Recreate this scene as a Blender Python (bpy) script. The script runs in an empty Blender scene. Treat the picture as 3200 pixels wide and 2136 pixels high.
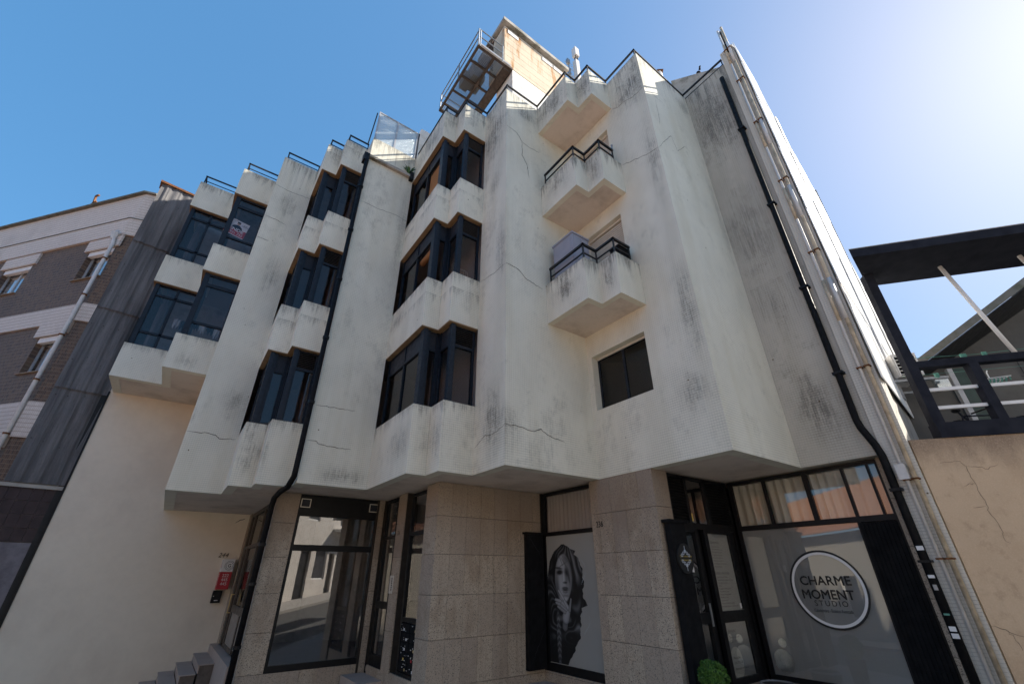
import bpy, bmesh, math, random
import numpy as np
from mathutils import Vector, Matrix
random.seed(7)
R = math.radians
SC = bpy.context.scene
COL = SC.collection

# ------------------------------------------------------------------ camera, sky, sun, exposure
CAM_F, CAM_P, CAM_H, CAM_R = 1351.2, R(28.305), R(54.232), R(-0.228)
fh = Vector((math.cos(CAM_H), math.sin(CAM_H), 0)); rt0 = Vector((math.sin(CAM_H), -math.cos(CAM_H), 0))
fwd = math.cos(CAM_P) * fh + math.sin(CAM_P) * Vector((0, 0, 1)); up0 = -math.sin(CAM_P) * fh + math.cos(CAM_P) * Vector((0, 0, 1))
rt = math.cos(CAM_R) * rt0 + math.sin(CAM_R) * up0; upv = -math.sin(CAM_R) * rt0 + math.cos(CAM_R) * up0
cam = bpy.data.cameras.new('camera'); cam_o = bpy.data.objects.new('camera', cam); COL.objects.link(cam_o)
m = Matrix((rt, upv, -fwd)).transposed().to_4x4(); m.translation = Vector((0, 0, 1.6)); cam_o.matrix_world = m
cam.sensor_fit = 'HORIZONTAL'; cam.sensor_width = 36; cam.lens = CAM_F * 36 / 3200; cam.clip_start = .05; cam.clip_end = 3000
SC.camera = cam_o
SUN_EL, SUN_AZ = R(37), R(-20)          # azimuth measured from +X towards +Y
w = bpy.data.worlds.new('World'); SC.world = w; w.use_nodes = True
wn = w.node_tree.nodes; wn.clear()
sky = wn.new('ShaderNodeTexSky'); sky.sky_type = 'NISHITA'; sky.sun_disc = False
sky.sun_elevation = SUN_EL; sky.sun_rotation = R(90) - SUN_AZ
sky.air_density = .7; sky.dust_density = .7; sky.ozone_density = 6.0
gm = wn.new('ShaderNodeGamma'); gm.inputs['Gamma'].default_value = .35
hs = wn.new('ShaderNodeHueSaturation'); hs.inputs['Saturation'].default_value = 2.0
bg = wn.new('ShaderNodeBackground'); bg.inputs['Strength'].default_value = .124
wo = wn.new('ShaderNodeOutputWorld')
w.node_tree.links.new(sky.outputs[0], gm.inputs['Color']); w.node_tree.links.new(gm.outputs[0], hs.inputs['Color']); w.node_tree.links.new(hs.outputs[0], bg.inputs[0]); w.node_tree.links.new(bg.outputs[0], wo.inputs[0])
sl = bpy.data.lights.new('sun', 'SUN'); sl.energy = 3.2; sl.angle = R(.53); sl.color = (1, .93, .82)
so = bpy.data.objects.new('sun', sl); COL.objects.link(so)
sd = Vector((math.cos(SUN_EL) * math.cos(SUN_AZ), math.cos(SUN_EL) * math.sin(SUN_AZ), math.sin(SUN_EL)))
so.rotation_euler = sd.to_track_quat('Z', 'Y').to_euler(); so.location = sd * 60
SC.view_settings.view_transform = 'Standard'; SC.view_settings.look = 'None'
SC.view_settings.exposure = 2.15; SC.view_settings.gamma = 1
try: SC.view_settings.use_curve_mapping = False
except Exception: pass
SC.cycles.max_bounces = 8; SC.cycles.transparent_max_bounces = 12

# ------------------------------------------------------------------ mesh helpers
class MB:
    def __init__(s): s.v = []; s.f = []
    def add(s, vs, fs):
        b = len(s.v); s.v += [Vector(p) for p in vs]; s.f += [tuple(b + i for i in f) for f in fs]; return s
    def hexa(s, p):   # 8 points: bottom ring 0-3, top ring 4-7
        return s.add(p, [(0, 3, 2, 1), (4, 5, 6, 7), (0, 1, 5, 4), (1, 2, 6, 5), (2, 3, 7, 6), (3, 0, 4, 7)])
    def box(s, x0, y0, z0, x1, y1, z1):
        return s.hexa([(x0, y0, z0), (x1, y0, z0), (x1, y1, z0), (x0, y1, z0), (x0, y0, z1), (x1, y0, z1), (x1, y1, z1), (x0, y1, z1)])
    def fb(s, F, u0, u1, z0, z1, d0, d1):   # box in a wall frame, d outward
        P = lambda u, d, z: F.p(u, z, d)
        return s.hexa([P(u0, d0, z0), P(u1, d0, z0), P(u1, d1, z0), P(u0, d1, z0), P(u0, d0, z1), P(u1, d0, z1), P(u1, d1, z1), P(u0, d1, z1)])
    def prism(s, poly, z0, z1):
        n = len(poly); b = len(s.v)
        s.v += [Vector((p[0], p[1], z0)) for p in poly] + [Vector((p[0], p[1], z1)) for p in poly]
        s.f += [tuple(b + i for i in range(n))[::-1], tuple(b + n + i for i in range(n))]
        s.f += [(b + i, b + (i + 1) % n, b + n + (i + 1) % n, b + n + i) for i in range(n)]; return s
    def band(s, line, t, z0, z1):            # wall of thickness t to the left of a plan polyline
        L = [Vector((a, b)) for a, b in line]; off = offset(L, t)
        return s.prism([tuple(p) for p in L] + [tuple(p) for p in reversed(off)], z0, z1)
    def tube(s, path, r, n=8, r1=None):
        P = [Vector(p) for p in path]; b = len(s.v); rings = []
        for i, p in enumerate(P):
            d = (P[min(i + 1, len(P) - 1)] - P[max(i - 1, 0)]).normalized()
            a = d.orthogonal().normalized() if i == 0 else (a - d * a.dot(d)).normalized()
            c = d.cross(a); rr = r if r1 is None else r + (r1 - r) * i / max(1, len(P) - 1)
            rings.append(len(s.v)); s.v += [p + rr * (math.cos(6.28318 * k / n) * a + math.sin(6.28318 * k / n) * c) for k in range(n)]
        for i in range(len(P) - 1):
            for k in range(n): s.f.append((rings[i] + k, rings[i] + (k + 1) % n, rings[i + 1] + (k + 1) % n, rings[i + 1] + k))
        s.f.append(tuple(rings[0] + k for k in range(n))[::-1]); s.f.append(tuple(rings[-1] + k for k in range(n))); return s
    def bar(s, p, q, w, h=None):             # square bar
        p, q = Vector(p), Vector(q); h = h or w; d = (q - p).normalized()
        a = d.cross(Vector((0, 0, 1))); a = a.normalized() if a.length > .01 else Vector((1, 0, 0)); c = a.cross(d)
        o = [-a * w / 2 - c * h / 2, a * w / 2 - c * h / 2, a * w / 2 + c * h / 2, -a * w / 2 + c * h / 2]
        return s.hexa([p + k for k in o] + [q + k for k in o])
    def ball(s, c, r, nu=10, nv=6, sc=(1, 1, 1)):
        c = Vector(c); b = len(s.v)
        for j in range(1, nv):
            for i in range(nu):
                a, t = 6.28318 * i / nu, math.pi * j / nv
                s.v.append(c + Vector((r * sc[0] * math.sin(t) * math.cos(a), r * sc[1] * math.sin(t) * math.sin(a), r * sc[2] * math.cos(t))))
        s.v += [c + Vector((0, 0, r * sc[2])), c - Vector((0, 0, r * sc[2]))]; T = len(s.v) - 2
        for j in range(nv - 2):
            for i in range(nu): s.f.append((b + j * nu + i, b + (j + 1) * nu + i, b + (j + 1) * nu + (i + 1) % nu, b + j * nu + (i + 1) % nu))
        for i in range(nu):
            s.f.append((T, b + i, b + (i + 1) % nu)); k = b + (nv - 2) * nu; s.f.append((T + 1, k + (i + 1) % nu, k + i))
        return s
    def build(s, name, mt, parent=None, smooth=False, recalc=True, label=None):
        me = bpy.data.meshes.new(name); o = bpy.data.objects.new(name, me); COL.objects.link(o)
        org = root_loc(parent) if parent else Vector((0, 0, 0))
        me.from_pydata([tuple(p - org) for p in s.v], [], s.f)
        if recalc:
            bm = bmesh.new(); bm.from_mesh(me); bmesh.ops.recalc_face_normals(bm, faces=bm.faces)
            bm.to_mesh(me); bm.free()
        if smooth:
            for p in me.polygons: p.use_smooth = True
        me.materials.append(mt)
        if parent: o.parent = parent
        if label: o['label'] = label
        return o
def root_loc(o):
    l = Vector((0, 0, 0))
    while o is not None: l += o.location; o = o.parent
    return l
def offset(L, t):
    out = []
    for i in range(len(L)):
        ns = []
        for j in (i - 1, i):
            if 0 <= j < len(L) - 1:
                d = (L[j + 1] - L[j]).normalized(); ns.append(Vector((-d.y, d.x)))
        if len(ns) == 1: out.append(L[i] + ns[0] * t)
        else:
            k = (ns[0] + ns[1]); out.append(L[i] + k * (t / max(.2, (1 + ns[0].dot(ns[1])))))
    return out
class Fr:     # wall frame: u along the wall, d outward
    def __init__(s, o, u, n): s.o, s.u, s.n = Vector(o), Vector(u).normalized(), Vector(n).normalized()
    def p(s, u, z, d=0): return s.o + s.u * u + s.n * d + Vector((0, 0, z))
def FA(y): return Fr((0, y, 0), (1, 0, 0), (0, -1, 0))     # u = world x, faces -y
def FB(x): return Fr((x, 0, 0), (0, 1, 0), (-1, 0, 0))     # u = world y, faces -x
def thing(name, label, cat, loc=(0, 0, 0), group=None, kind=None):
    o = bpy.data.objects.new(name, None); COL.objects.link(o); o.location = loc; o.empty_display_size = .2
    return tag(o, label, cat, group, kind)
def tag(o, label=None, cat=None, group=None, kind=None):
    for k, v in (('label', label), ('category', cat), ('group', group), ('kind', kind)):
        if v: o[k] = v
    return o
_pm = {}
def piece(name, mt, parent, F, u0, u1, z0, z1, d0, d1, tilt=0):
    """a small box piece sharing one mesh per material; placed by scale"""
    key = (name, mt.name)
    if key not in _pm:
        b = MB().box(-.5, -.5, -.5, .5, .5, .5); o = b.build(name, mt); me = o.data; bpy.data.objects.remove(o); _pm[key] = me
    o = bpy.data.objects.new(name, _pm[key]); COL.objects.link(o); o.parent = parent
    o.location = F.p((u0 + u1) / 2, (z0 + z1) / 2, (d0 + d1) / 2) - root_loc(parent)
    o.scale = (abs(u1 - u0), abs(d1 - d0), abs(z1 - z0))
    mx = Matrix((F.u, F.u.cross(Vector((0, 0, 1))) * -1, Vector((0, 0, 1)))).transposed()
    e = mx.to_euler(); o.rotation_euler = (tilt, 0, e.z) if tilt else e
    return o
def text(s, F, u, z, size, mt, parent, name='lettering', d=.003, bold=0, **kw):
    if not bold: return text1(s, F, u, z, size, mt, parent, name, d, **kw)
    sgn = -1 if Vector((0, 0, 1)).cross(F.n).dot(F.u) < 0 else 1; os_ = []
    for i, (a, c) in enumerate(((0, 0), (bold, 0), (-bold, 0), (0, bold), (0, -bold))):
        os_.append(text1(s, F, u + sgn * a, z + c, size, mt, parent, name, d + i * .0002, **kw))
    bm = bmesh.new()
    for o in os_: bm.from_mesh(o.data)
    bm.to_mesh(os_[0].data); bm.free()
    for o in os_[1:]: bpy.data.objects.remove(o)
    return os_[0]
def text1(s, F, u, z, size, mt, parent, name='lettering', d=.003, align='CENTER', ext=.0, sx=1.0, shear=0, spacing=1.0, tilt=0):
    cu = bpy.data.curves.new(name, 'FONT'); cu.body = s; cu.size = size; cu.align_x = align; cu.shear = shear; cu.space_character = spacing
    cu.resolution_u = 3; cu.extrude = ext
    o = bpy.data.objects.new(name, cu); COL.objects.link(o)
    bpy.context.view_layer.update()
    me = bpy.data.meshes.new_from_object(o.evaluated_get(bpy.context.evaluated_depsgraph_get()))
    bpy.data.objects.remove(o); bpy.data.curves.remove(cu)
    right = Vector((0, 0, 1)).cross(F.n); org = F.p(u, z, d) - (root_loc(parent) if parent else Vector((0, 0, 0)))
    ct, st = math.cos(tilt), math.sin(tilt)
    for v in me.vertices:
        a, b, c = v.co.x * sx, v.co.y, v.co.z; a, b = a * ct - b * st, a * st + b * ct
        v.co = org + right * a + Vector((0, 0, 1)) * b + F.n * c
    me.materials.clear(); me.materials.append(mt)
    o = bpy.data.objects.new(name, me); COL.objects.link(o)
    if parent: o.parent = parent
    return o
def cracks(name, lines, F, mt, parent, w=.012, d=.003):
    rnd = random.Random(len(lines) * 13 + int(abs(F.o.x + F.o.y) * 10))
    for ln in lines:
        P = []
        for i in range(len(ln) - 1):
            (a, c), (e, g) = ln[i], ln[i + 1]; n = max(3, int(math.hypot(e - a, g - c) / .05))
            for k in range(n): P.append((a + (e - a) * k / n + rnd.uniform(-.012, .012), c + (g - c) * k / n + rnd.uniform(-.012, .012)))
        P.append(tuple(ln[-1])); N = len(P); L, U = [], []
        for i, (a, c) in enumerate(P):
            e, g = P[min(i + 1, N - 1)]; h, j = P[max(i - 1, 0)]; q = math.hypot(e - h, g - j) or 1
            ww = w * (.35 + .65 * math.sin(math.pi * i / (N - 1)) ** .5 * rnd.uniform(.4, 1.3)) / 2
            nx, nz = -(g - j) / q * ww, (e - h) / q * ww
            L.append(F.p(a + nx, c + nz, d)); U.append(F.p(a - nx, c - nz, d))
        MB().add(L + U, [(i, i + 1, N + i + 1, N + i) for i in range(N - 1)]).build(name, mt, parent)
def curtain(name, F, u0, u1, z0, z1, d, mt, parent, wl=.11, amp=.03):
    n = int(abs(u1 - u0) / .012); b = MB(); vs = []; ph = random.random() * 6
    for i in range(n + 1):
        u = u0 + (u1 - u0) * i / n
        dd = amp * math.sin(6.283 * u / wl + ph + 1.2 * math.sin(u * 7 + ph)) * (.7 + .3 * math.sin(u * 13))
        vs += [F.p(u, z0, d + dd * 1.15), F.p(u, z1 - .09, d + dd), F.p(u, z1, d + dd * .6)]
    b.add(vs, [f for i in range(n) for f in ((3 * i, 3 * i + 3, 3 * i + 4, 3 * i + 1), (3 * i + 1, 3 * i + 4, 3 * i + 5, 3 * i + 2))])
    return b.build(name, mt, parent, smooth=True, recalc=False)

# ------------------------------------------------------------------ materials
class NT:
    def __init__(s, name):
        s.m = bpy.data.materials.new(name); s.m.use_nodes = True; s.t = s.m.node_tree; s.t.nodes.clear()
        s.out = s.t.nodes.new('ShaderNodeOutputMaterial')
    def n(s, typ, **kw):
        o = s.t.nodes.new('ShaderNode' + typ)
        for k, v in kw.items():
            if k.startswith('_'): setattr(o, k[1:], v)
            else: s.set(o.inputs[int(k[1:]) if k[0] == 'i' and k[1:].isdigit() else k.replace('__', ' ')], v)
        return o
    def set(s, i, v):
        if isinstance(v, bpy.types.NodeSocket): s.t.links.new(v, i)
        elif isinstance(v, bpy.types.Node): s.t.links.new(v.outputs[0], i)
        elif isinstance(v, tuple) and len(v) == 3 and i.type == 'RGBA': i.default_value = (*v, 1)
        else: i.default_value = v
    def math(s, op, a, b=None, c=None):
        o = s.t.nodes.new('ShaderNodeMath'); o.operation = op; s.set(o.inputs[0], a)
        if b is not None: s.set(o.inputs[1], b)
        if c is not None: s.set(o.inputs[2], c)
        return o.outputs[0]
    def mr(s, v, a, b, c=0., d=1., smooth=True):
        o = s.t.nodes.new('ShaderNodeMapRange'); o.interpolation_type = 'SMOOTHSTEP' if smooth else 'LINEAR'
        for i, x in enumerate((v, a, b, c, d)): s.set(o.inputs[i], x)
        return o.outputs[0]
    def mix(s, f, a, b, mode='MIX'):
        o = s.t.nodes.new('ShaderNodeMix'); o.data_type = 'RGBA'; o.blend_type = mode
        s.set(o.inputs[0], f); s.set(o.inputs[6], a); s.set(o.inputs[7], b); return o.outputs[2]
    def pos(s):
        g = s.n('NewGeometry'); sp = s.n('SeparateXYZ', i0=g.outputs['Position'])
        return g.outputs['Position'], sp.outputs[0], sp.outputs[1], sp.outputs[2]
    def uz(s, su=1., sz=1., offs=0.):      # wall coordinates from world position: (x+y)*su, z*sz
        p, x, y, z = s.pos(); u = s.math('ADD', x, y)
        c = s.n('CombineXYZ', i0=s.math('MULTIPLY', u, su), i1=s.math('MULTIPLY', s.math('SUBTRACT', x, y), su * .3), i2=s.math('MULTIPLY_ADD', z, sz, offs))
        return c.outputs[0]
    def noise(s, vec, scale, detail=4., rough=.55):
        return s.n('TexNoise', Vector=vec, Scale=scale, Detail=detail, Roughness=rough).outputs[0]
    def bsdf(s, color, rough=.7, metal=0., spec=.4, normal=None, **kw):
        b = s.n('BsdfPrincipled'); s.set(b.inputs['Base Color'], color); s.set(b.inputs['Roughness'], rough); s.set(b.inputs['Metallic'], metal)
        s.set(b.inputs['Specular IOR Level'], spec)
        if normal is not None: s.set(b.inputs['Normal'], normal)
        for k, v in kw.items(): s.set(b.inputs[k.replace('__', ' ')], v)
        s.t.links.new(b.outputs[0], s.out.inputs[0]); return s.m
    def bump(s, h, strength=.3, dist=.01):
        return s.n('Bump', Height=h, Strength=strength, Distance=dist).outputs[0]

def line_grid(N, c, pitch, width):      # 1 on joints
    f = N.math('FRACT', N.math('DIVIDE', c, pitch)); return N.math('GREATER_THAN', N.math('ABSOLUTE', N.math('SUBTRACT', f, .5)), .5 - width / 2)

def mosaic(name, drips, base=(.74, .71, .60), blotch=.5, blobs=()):
    """small glazed mosaic tiles, grey-white; rain streaks hang below the given edges (z, length, strength),
    grimy patches sit at the given places (x, y, z, rx, ry, rz, strength)"""
    N = NT(name); p, x, y, z = N.pos(); u = N.math('ADD', x, y)
    gu, gz_ = line_grid(N, u, .04, .15), line_grid(N, z, .04, .19)
    g = N.math('MAXIMUM', N.math('MULTIPLY', gu, .7), gz_)
    big = N.noise(N.uz(1, .55), .8, 3); st = N.mr(N.noise(N.uz(8, .45), 1.0, 6, .7), .28, .72); fine = N.noise(p, 28., 4, .7)
    st2 = N.noise(N.uz(24, 1.3, 7.), 1.0, 5, .7); med = N.noise(N.uz(1, .7, 3.), 2.3, 6, .7); pat = N.noise(N.uz(1, .8, 9.), 3.4, 7, .75)
    dirt = N.math('MULTIPLY', N.mr(N.math('MULTIPLY_ADD', big, .4, N.math('MULTIPLY', pat, .6)), .51, .66), blotch)
    for (zt, ln, sg) in drips:
        edge = N.math('MULTIPLY', N.math('LESS_THAN', z, zt), N.mr(N.math('MULTIPLY_ADD', st, ln, N.math('SUBTRACT', z, zt)), -.05 * ln, ln * .6))
        dirt = N.math('MAXIMUM', dirt, N.math('MULTIPLY', edge, sg))
    for (bx_, by_, bz_, rx_, ry_, rz_, sg) in blobs:
        q = N.n('VectorMath', _operation='SUBTRACT', i0=p, i1=(bx_, by_, bz_)); q = N.n('VectorMath', _operation='DIVIDE', i0=q, i1=(rx_, ry_, rz_))
        L = N.n('VectorMath', _operation='LENGTH', i0=q).outputs['Value']
        e = N.mr(N.math('MULTIPLY_ADD', st, .3, N.math('MULTIPLY_ADD', N.mr(pat, .25, .75), .8, N.math('MULTIPLY', L, -1.))), -.12, .62)
        e = N.math('MULTIPLY_ADD', e, .74, N.math('MULTIPLY', N.mr(N.math('MULTIPLY_ADD', med, .8, N.math('MULTIPLY', L, -1.)), -.7, .25), .38))
        dirt = N.math('MAXIMUM', dirt, N.math('MULTIPLY', e, sg))
    dirt = N.math('MULTIPLY', dirt, N.mr(N.math('MULTIPLY_ADD', st2, .55, N.math('MULTIPLY', fine, .45)), .40, .60, .28, 1.15))
    dirt = N.math('MINIMUM', dirt, 1.)
    tone = N.mix(N.mr(big, .35, .65), tuple(c * .92 for c in base), base)
    tone = N.mix(N.mr(N.noise(N.uz(2.5, .25, 5.), 1., 5), .42, .7, 0, .5), tone, (base[0] * .82, base[1] * .80, base[2] * .74))
    col = N.mix(N.math('MULTIPLY', g, N.math('MULTIPLY_ADD', dirt, .6, N.mr(med, .35, .65, .12, .36))), tone, (.10, .095, .085))
    col = N.mix(N.math('MULTIPLY', dirt, .82), col, N.mix(fine, (.05, .047, .042), (.17, .158, .132)))
    spots = N.n('TexVoronoi', Vector=N.uz(1, 1), Scale=2.1)
    col = N.mix(N.math('LESS_THAN', spots.outputs['Distance'], .028), col, (.10, .07, .03))
    return N.bsdf(col, .55, spec=.3, normal=N.bump(N.math('SUBTRACT', N.math('MULTIPLY', fine, .25), g), .25, .002))

def plaster(name, base, stain, amt=.5, scale=1.2, rough=.85):
    N = NT(name); p, x, y, z = N.pos(); a = N.noise(p, scale, 6, .65); b = N.noise(p, scale * 14, 4, .6); c = N.noise(p, 90, 3)
    col = N.mix(N.math('MULTIPLY', N.mr(a, .42, .72), amt), base, stain)
    col = N.mix(N.mr(b, .3, .8, 0, .22), col, tuple(k * .8 for k in base))
    return N.bsdf(col, rough, spec=.25, normal=N.bump(N.math('ADD', N.math('MULTIPLY', c, .6), b), .25, .004))

def stained():
    N = NT('ochre_plaster'); p, x, y, z = N.pos(); a = N.noise(p, 1.1, 6, .65); b = N.noise(p, 4.5, 7, .7); c = N.noise(p, 60, 4); d = N.noise(N.uz(3, .6, 2.), 1., 6, .7)
    col = N.mix(N.mr(a, .4, .7, 0, .6), (.54, .40, .27), (.44, .31, .20)); col = N.mix(N.mr(b, .5, .72, 0, .55), col, (.33, .23, .15))
    top = N.math('MULTIPLY', N.mr(N.math('MULTIPLY_ADD', d, 1.1, N.math('SUBTRACT', z, 3.22)), .05, .55), .75); col = N.mix(top, col, (.17, .12, .085))
    low = N.math('MULTIPLY', N.mr(N.math('MULTIPLY_ADD', b, 1.2, N.math('MULTIPLY', z, -.8)), -.1, .5), .5); col = N.mix(low, col, (.30, .21, .14))
    col = N.mix(N.mr(c, .45, .7, 0, .25), col, (.66, .50, .36))
    return N.bsdf(col, .85, spec=.2, normal=N.bump(N.math('ADD', b, N.math('MULTIPLY', c, .5)), .35, .006))

def simple(name, col, rough=.5, metal=0., spec=.4, var=.15, scale=9., bumpy=.05):
    N = NT(name); p, *_ = N.pos(); a = N.noise(p, scale, 5, .6)
    c = N.mix(N.mr(a, .3, .75), col, tuple(k * (1 - var) for k in col))
    return N.bsdf(c, N.mr(a, .2, .8, rough * .85, min(1, rough * 1.15)), metal, spec, N.bump(a, bumpy, .003))

def granite_mat():
    N = NT('granite'); p, x, y, z = N.pos(); oi = N.n('ObjectInfo')
    vo = N.n('TexVoronoi', Vector=p, Scale=90.); n1 = N.noise(p, 120, 3, .7); n2 = N.noise(N.uz(1.2, .7), 1.1, 6, .7); n3 = N.noise(p, 75, 2)
    st = N.noise(N.uz(9, .5, 2.), 1., 4, .6)
    col = N.mix(N.mr(n1, .35, .65), (.54, .45, .345), (.33, .265, .20))
    col = N.mix(N.mr(vo.outputs['Color'], .72, .84, 0, .9), col, (.085, .073, .064)); col = N.mix(N.mr(n3, .60, .68, 0, .8), col, (.055, .048, .043))
    col = N.mix(N.mr(n2, .47, .68, 0, .6), col, (.22, .155, .10)); col = N.mix(N.mr(st, .5, .75, 0, .35), col, (.16, .12, .09))
    hi = N.math('MULTIPLY', N.mr(N.math('MULTIPLY_ADD', n2, 2.2, z), 2.6, 3.9), .55); col = N.mix(hi, col, (.19, .135, .09))
    col = N.mix(N.math('MULTIPLY', oi.outputs['Random'], .5), col, (.25, .20, .165))
    return N.bsdf(col, .6, spec=.4, normal=N.bump(n1, .12, .003))

def corrugated_mat():
    N = NT('fibre_cement'); p, x, y, z = N.pos(); a = N.noise(N.uz(5, .45), 1.0, 7, .7); b = N.noise(p, 30, 4, .7); c = N.noise(N.uz(22, .7, 4.), 1., 5, .7)
    col = N.mix(N.mr(a, .35, .7), (.10, .097, .10), (.19, .183, .185)); col = N.mix(N.mr(c, .52, .72, 0, .55), col, (.045, .043, .044)); col = N.mix(N.mr(b, .5, .75, 0, .4), col, (.06, .058, .06))
    return N.bsdf(col, .9, spec=.2, normal=N.bump(b, .3, .004))

def white_sheet_mat():
    N = NT('white_sheet'); p, x, y, z = N.pos(); a = N.noise(p, 3, 5, .6)
    return N.bsdf(N.mix(N.mr(a, .5, .75, 0, .3), (.80, .79, .76), (.55, .52, .47)), .5, spec=.4)

def board_mat():
    N = NT('painted_board'); p, x, y, z = N.pos(); a = N.noise(p, 1.5, 6, .65); b = N.noise(N.uz(5, .5, 1.), 1., 5, .6)
    col = N.mix(N.mr(a, .4, .7, 0, .5), (.60, .50, .37), (.46, .36, .25))
    rust = N.math('MULTIPLY', N.mr(b, .50, .64), N.mr(N.noise(p, .9, 2), .44, .6))
    return N.bsdf(N.mix(N.math('MULTIPLY', rust, .85), col, (.40, .17, .03)), .6, spec=.3)

def finger_tile(name, ca, cb, joint, tw=.028, th=.105, var=1.):
    N = NT(name); p, x, y, z = N.pos(); u = N.math('MULTIPLY_ADD', x, -.643, N.math('MULTIPLY', y, .766))
    u = N.math('ADD', u, N.math('MULTIPLY', N.math('SUBTRACT', x, y), .02))
    iu = N.math('FLOOR', N.math('DIVIDE', u, tw)); iz = N.math('FLOOR', N.math('DIVIDE', z, th))
    wn_ = N.n('TexWhiteNoise', _noise_dimensions='2D', i0=N.n('CombineXYZ', i0=iu, i1=iz).outputs[0]).outputs[0]
    g = N.math('MAXIMUM', line_grid(N, u, tw, .10), line_grid(N, z, th, .11))
    col = N.mix(N.math('MULTIPLY', wn_, var), ca, cb); n = N.noise(N.uz(1, .5), 1.3, 5)
    col = N.mix(N.mr(n, .45, .75, 0, .35), col, tuple(k * .55 for k in ca))
    col = N.mix(g, col, joint)
    return N.bsdf(col, .6, spec=.15, normal=N.bump(N.math('SUBTRACT', 1., g), .4, .004))

def glass_mat(name, tint, rough=.0, refl=1.45, boost=1.):
    N = NT(name); p, *_ = N.pos(); g = N.n('NewGeometry')
    t = N.n('BsdfTransparent', Color=tint); nb = N.bump(N.noise(p, 1.6, 1), .02, .02)
    gl = N.n('BsdfGlossy', Color=(1, 1, 1), Roughness=rough, Normal=nb)
    dt = N.n('VectorMath', _operation='DOT_PRODUCT', i0=g.outputs['Incoming'], i1=g.outputs['Normal']).outputs['Value']
    r0 = ((refl - 1) / (refl + 1)) ** 2 * 2      # both faces of the pane, reflected once at its front
    f = N.math('MULTIPLY_ADD', N.math('POWER', N.math('SUBTRACT', 1., N.math('ABSOLUTE', dt)), 5.), 1 - r0, r0)
    f = N.math('MINIMUM', N.math('MULTIPLY', N.math('MULTIPLY', f, boost), N.math('SUBTRACT', 1., g.outputs['Backfacing'])), 1.)
    mx = N.n('MixShader', i0=f, i1=t.outputs[0], i2=gl.outputs[0])
    N.t.links.new(mx.outputs[0], N.out.inputs[0]); return N.m

def film_mat(name, col, tr=.25, clear=0.):
    N = NT(name); p, *_ = N.pos()
    c = N.mix(N.mr(N.noise(p, 1.4, 3), .35, .7, 0, .3), col, tuple(k * .75 for k in col))
    d = N.n('BsdfDiffuse', Color=c); t = N.n('BsdfTranslucent', Color=c); m1 = N.n('MixShader', i0=tr, i1=d.outputs[0], i2=t.outputs[0])
    m2 = N.n('MixShader', i0=clear, i1=m1.outputs[0], i2=N.n('BsdfTransparent', Color=(1, 1, 1)).outputs[0])
    N.t.links.new(m2.outputs[0], N.out.inputs[0]); return N.m

def crackle_glass():
    N = NT('obscure_glass'); p, *_ = N.pos(); v = N.n('TexVoronoi', Vector=p, Scale=55.); n = N.noise(p, 40, 3, .7)
    b = N.bump(N.math('ADD', v.outputs[0], n), .8, .01)
    g = N.n('BsdfGlossy', Color=(.9, .95, 1), Roughness=.18, Normal=b); t = N.n('BsdfTranslucent', Color=(.80, .88, .90), Normal=b); tr = N.n('BsdfTransparent', Color=(.62, .72, .78))
    df = N.n('BsdfDiffuse', Color=(.80, .84, .84), Normal=b); m0 = N.n('MixShader', i0=.45, i1=t.outputs[0], i2=df.outputs[0]); m1 = N.n('MixShader', i0=.16, i1=m0.outputs[0], i2=tr.outputs[0]); m2 = N.n('MixShader', i0=.22, i1=m1.outputs[0], i2=g.outputs[0])
    N.t.links.new(m2.outputs[0], N.out.inputs[0]); return N.m

def attr_mat(name, rough=.5):
    N = NT(name); a = N.n('Attribute', _attribute_name='print'); return N.bsdf(a.outputs['Color'], rough, spec=.3)

S, PT = 3.1, 12.715
SI = (4.33, 7.144, 9.92); HE = (5.974, 8.825, 11.691)
M = {}
M['pier'] = mosaic('pier_mosaic', [(PT + .02, .9, .75), (PT + .02, 1.9, .25)], blotch=.30, blobs=[
    (3.85, 6.1, 11.6, .4, .9, 1.6, .95), (4.5, 5.56, 12.2, .7, .2, .6, .75), (3.85, 5.95, 3.9, .2, .55, .9, .85), (3.95, 5.56, 3.7, .4, .1, .6, .6), (3.86, 5.75, 7.6, .2, .3, 1.3, .6), (3.86, 6.0, 9.6, .2, .4, .8, .5),
    (5.9, 3.3, 11.9, .3, 1.0, 1.1, .95), (5.9, 3.2, 9.0, .1, .25, 1.8, .6), (5.9, 3.2, 5.6, .1, .3, 1.6, .55), (5.9, 3.4, 4.1, .1, .45, .5, .55), (7.6, 3.03, 12.2, .5, .1, .6, .55), (7.75, 3.03, 8.5, .2, .1, 2.5, .35),
    (.25, 11.13, 8.6, .35, .1, .9, .5), (.3, 11.13, 5.0, .4, .1, .6, .5), (.1, 11.13, 11.0, .4, .1, .8, .5), (2.3, 8.94, 3.3, .7, .1, .25, .6), (2.75, 8.94, 9.8, .2, .1, 2.2, .45), (1.9, 8.94, 6.6, .3, .1, .7, .3)])
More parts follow.
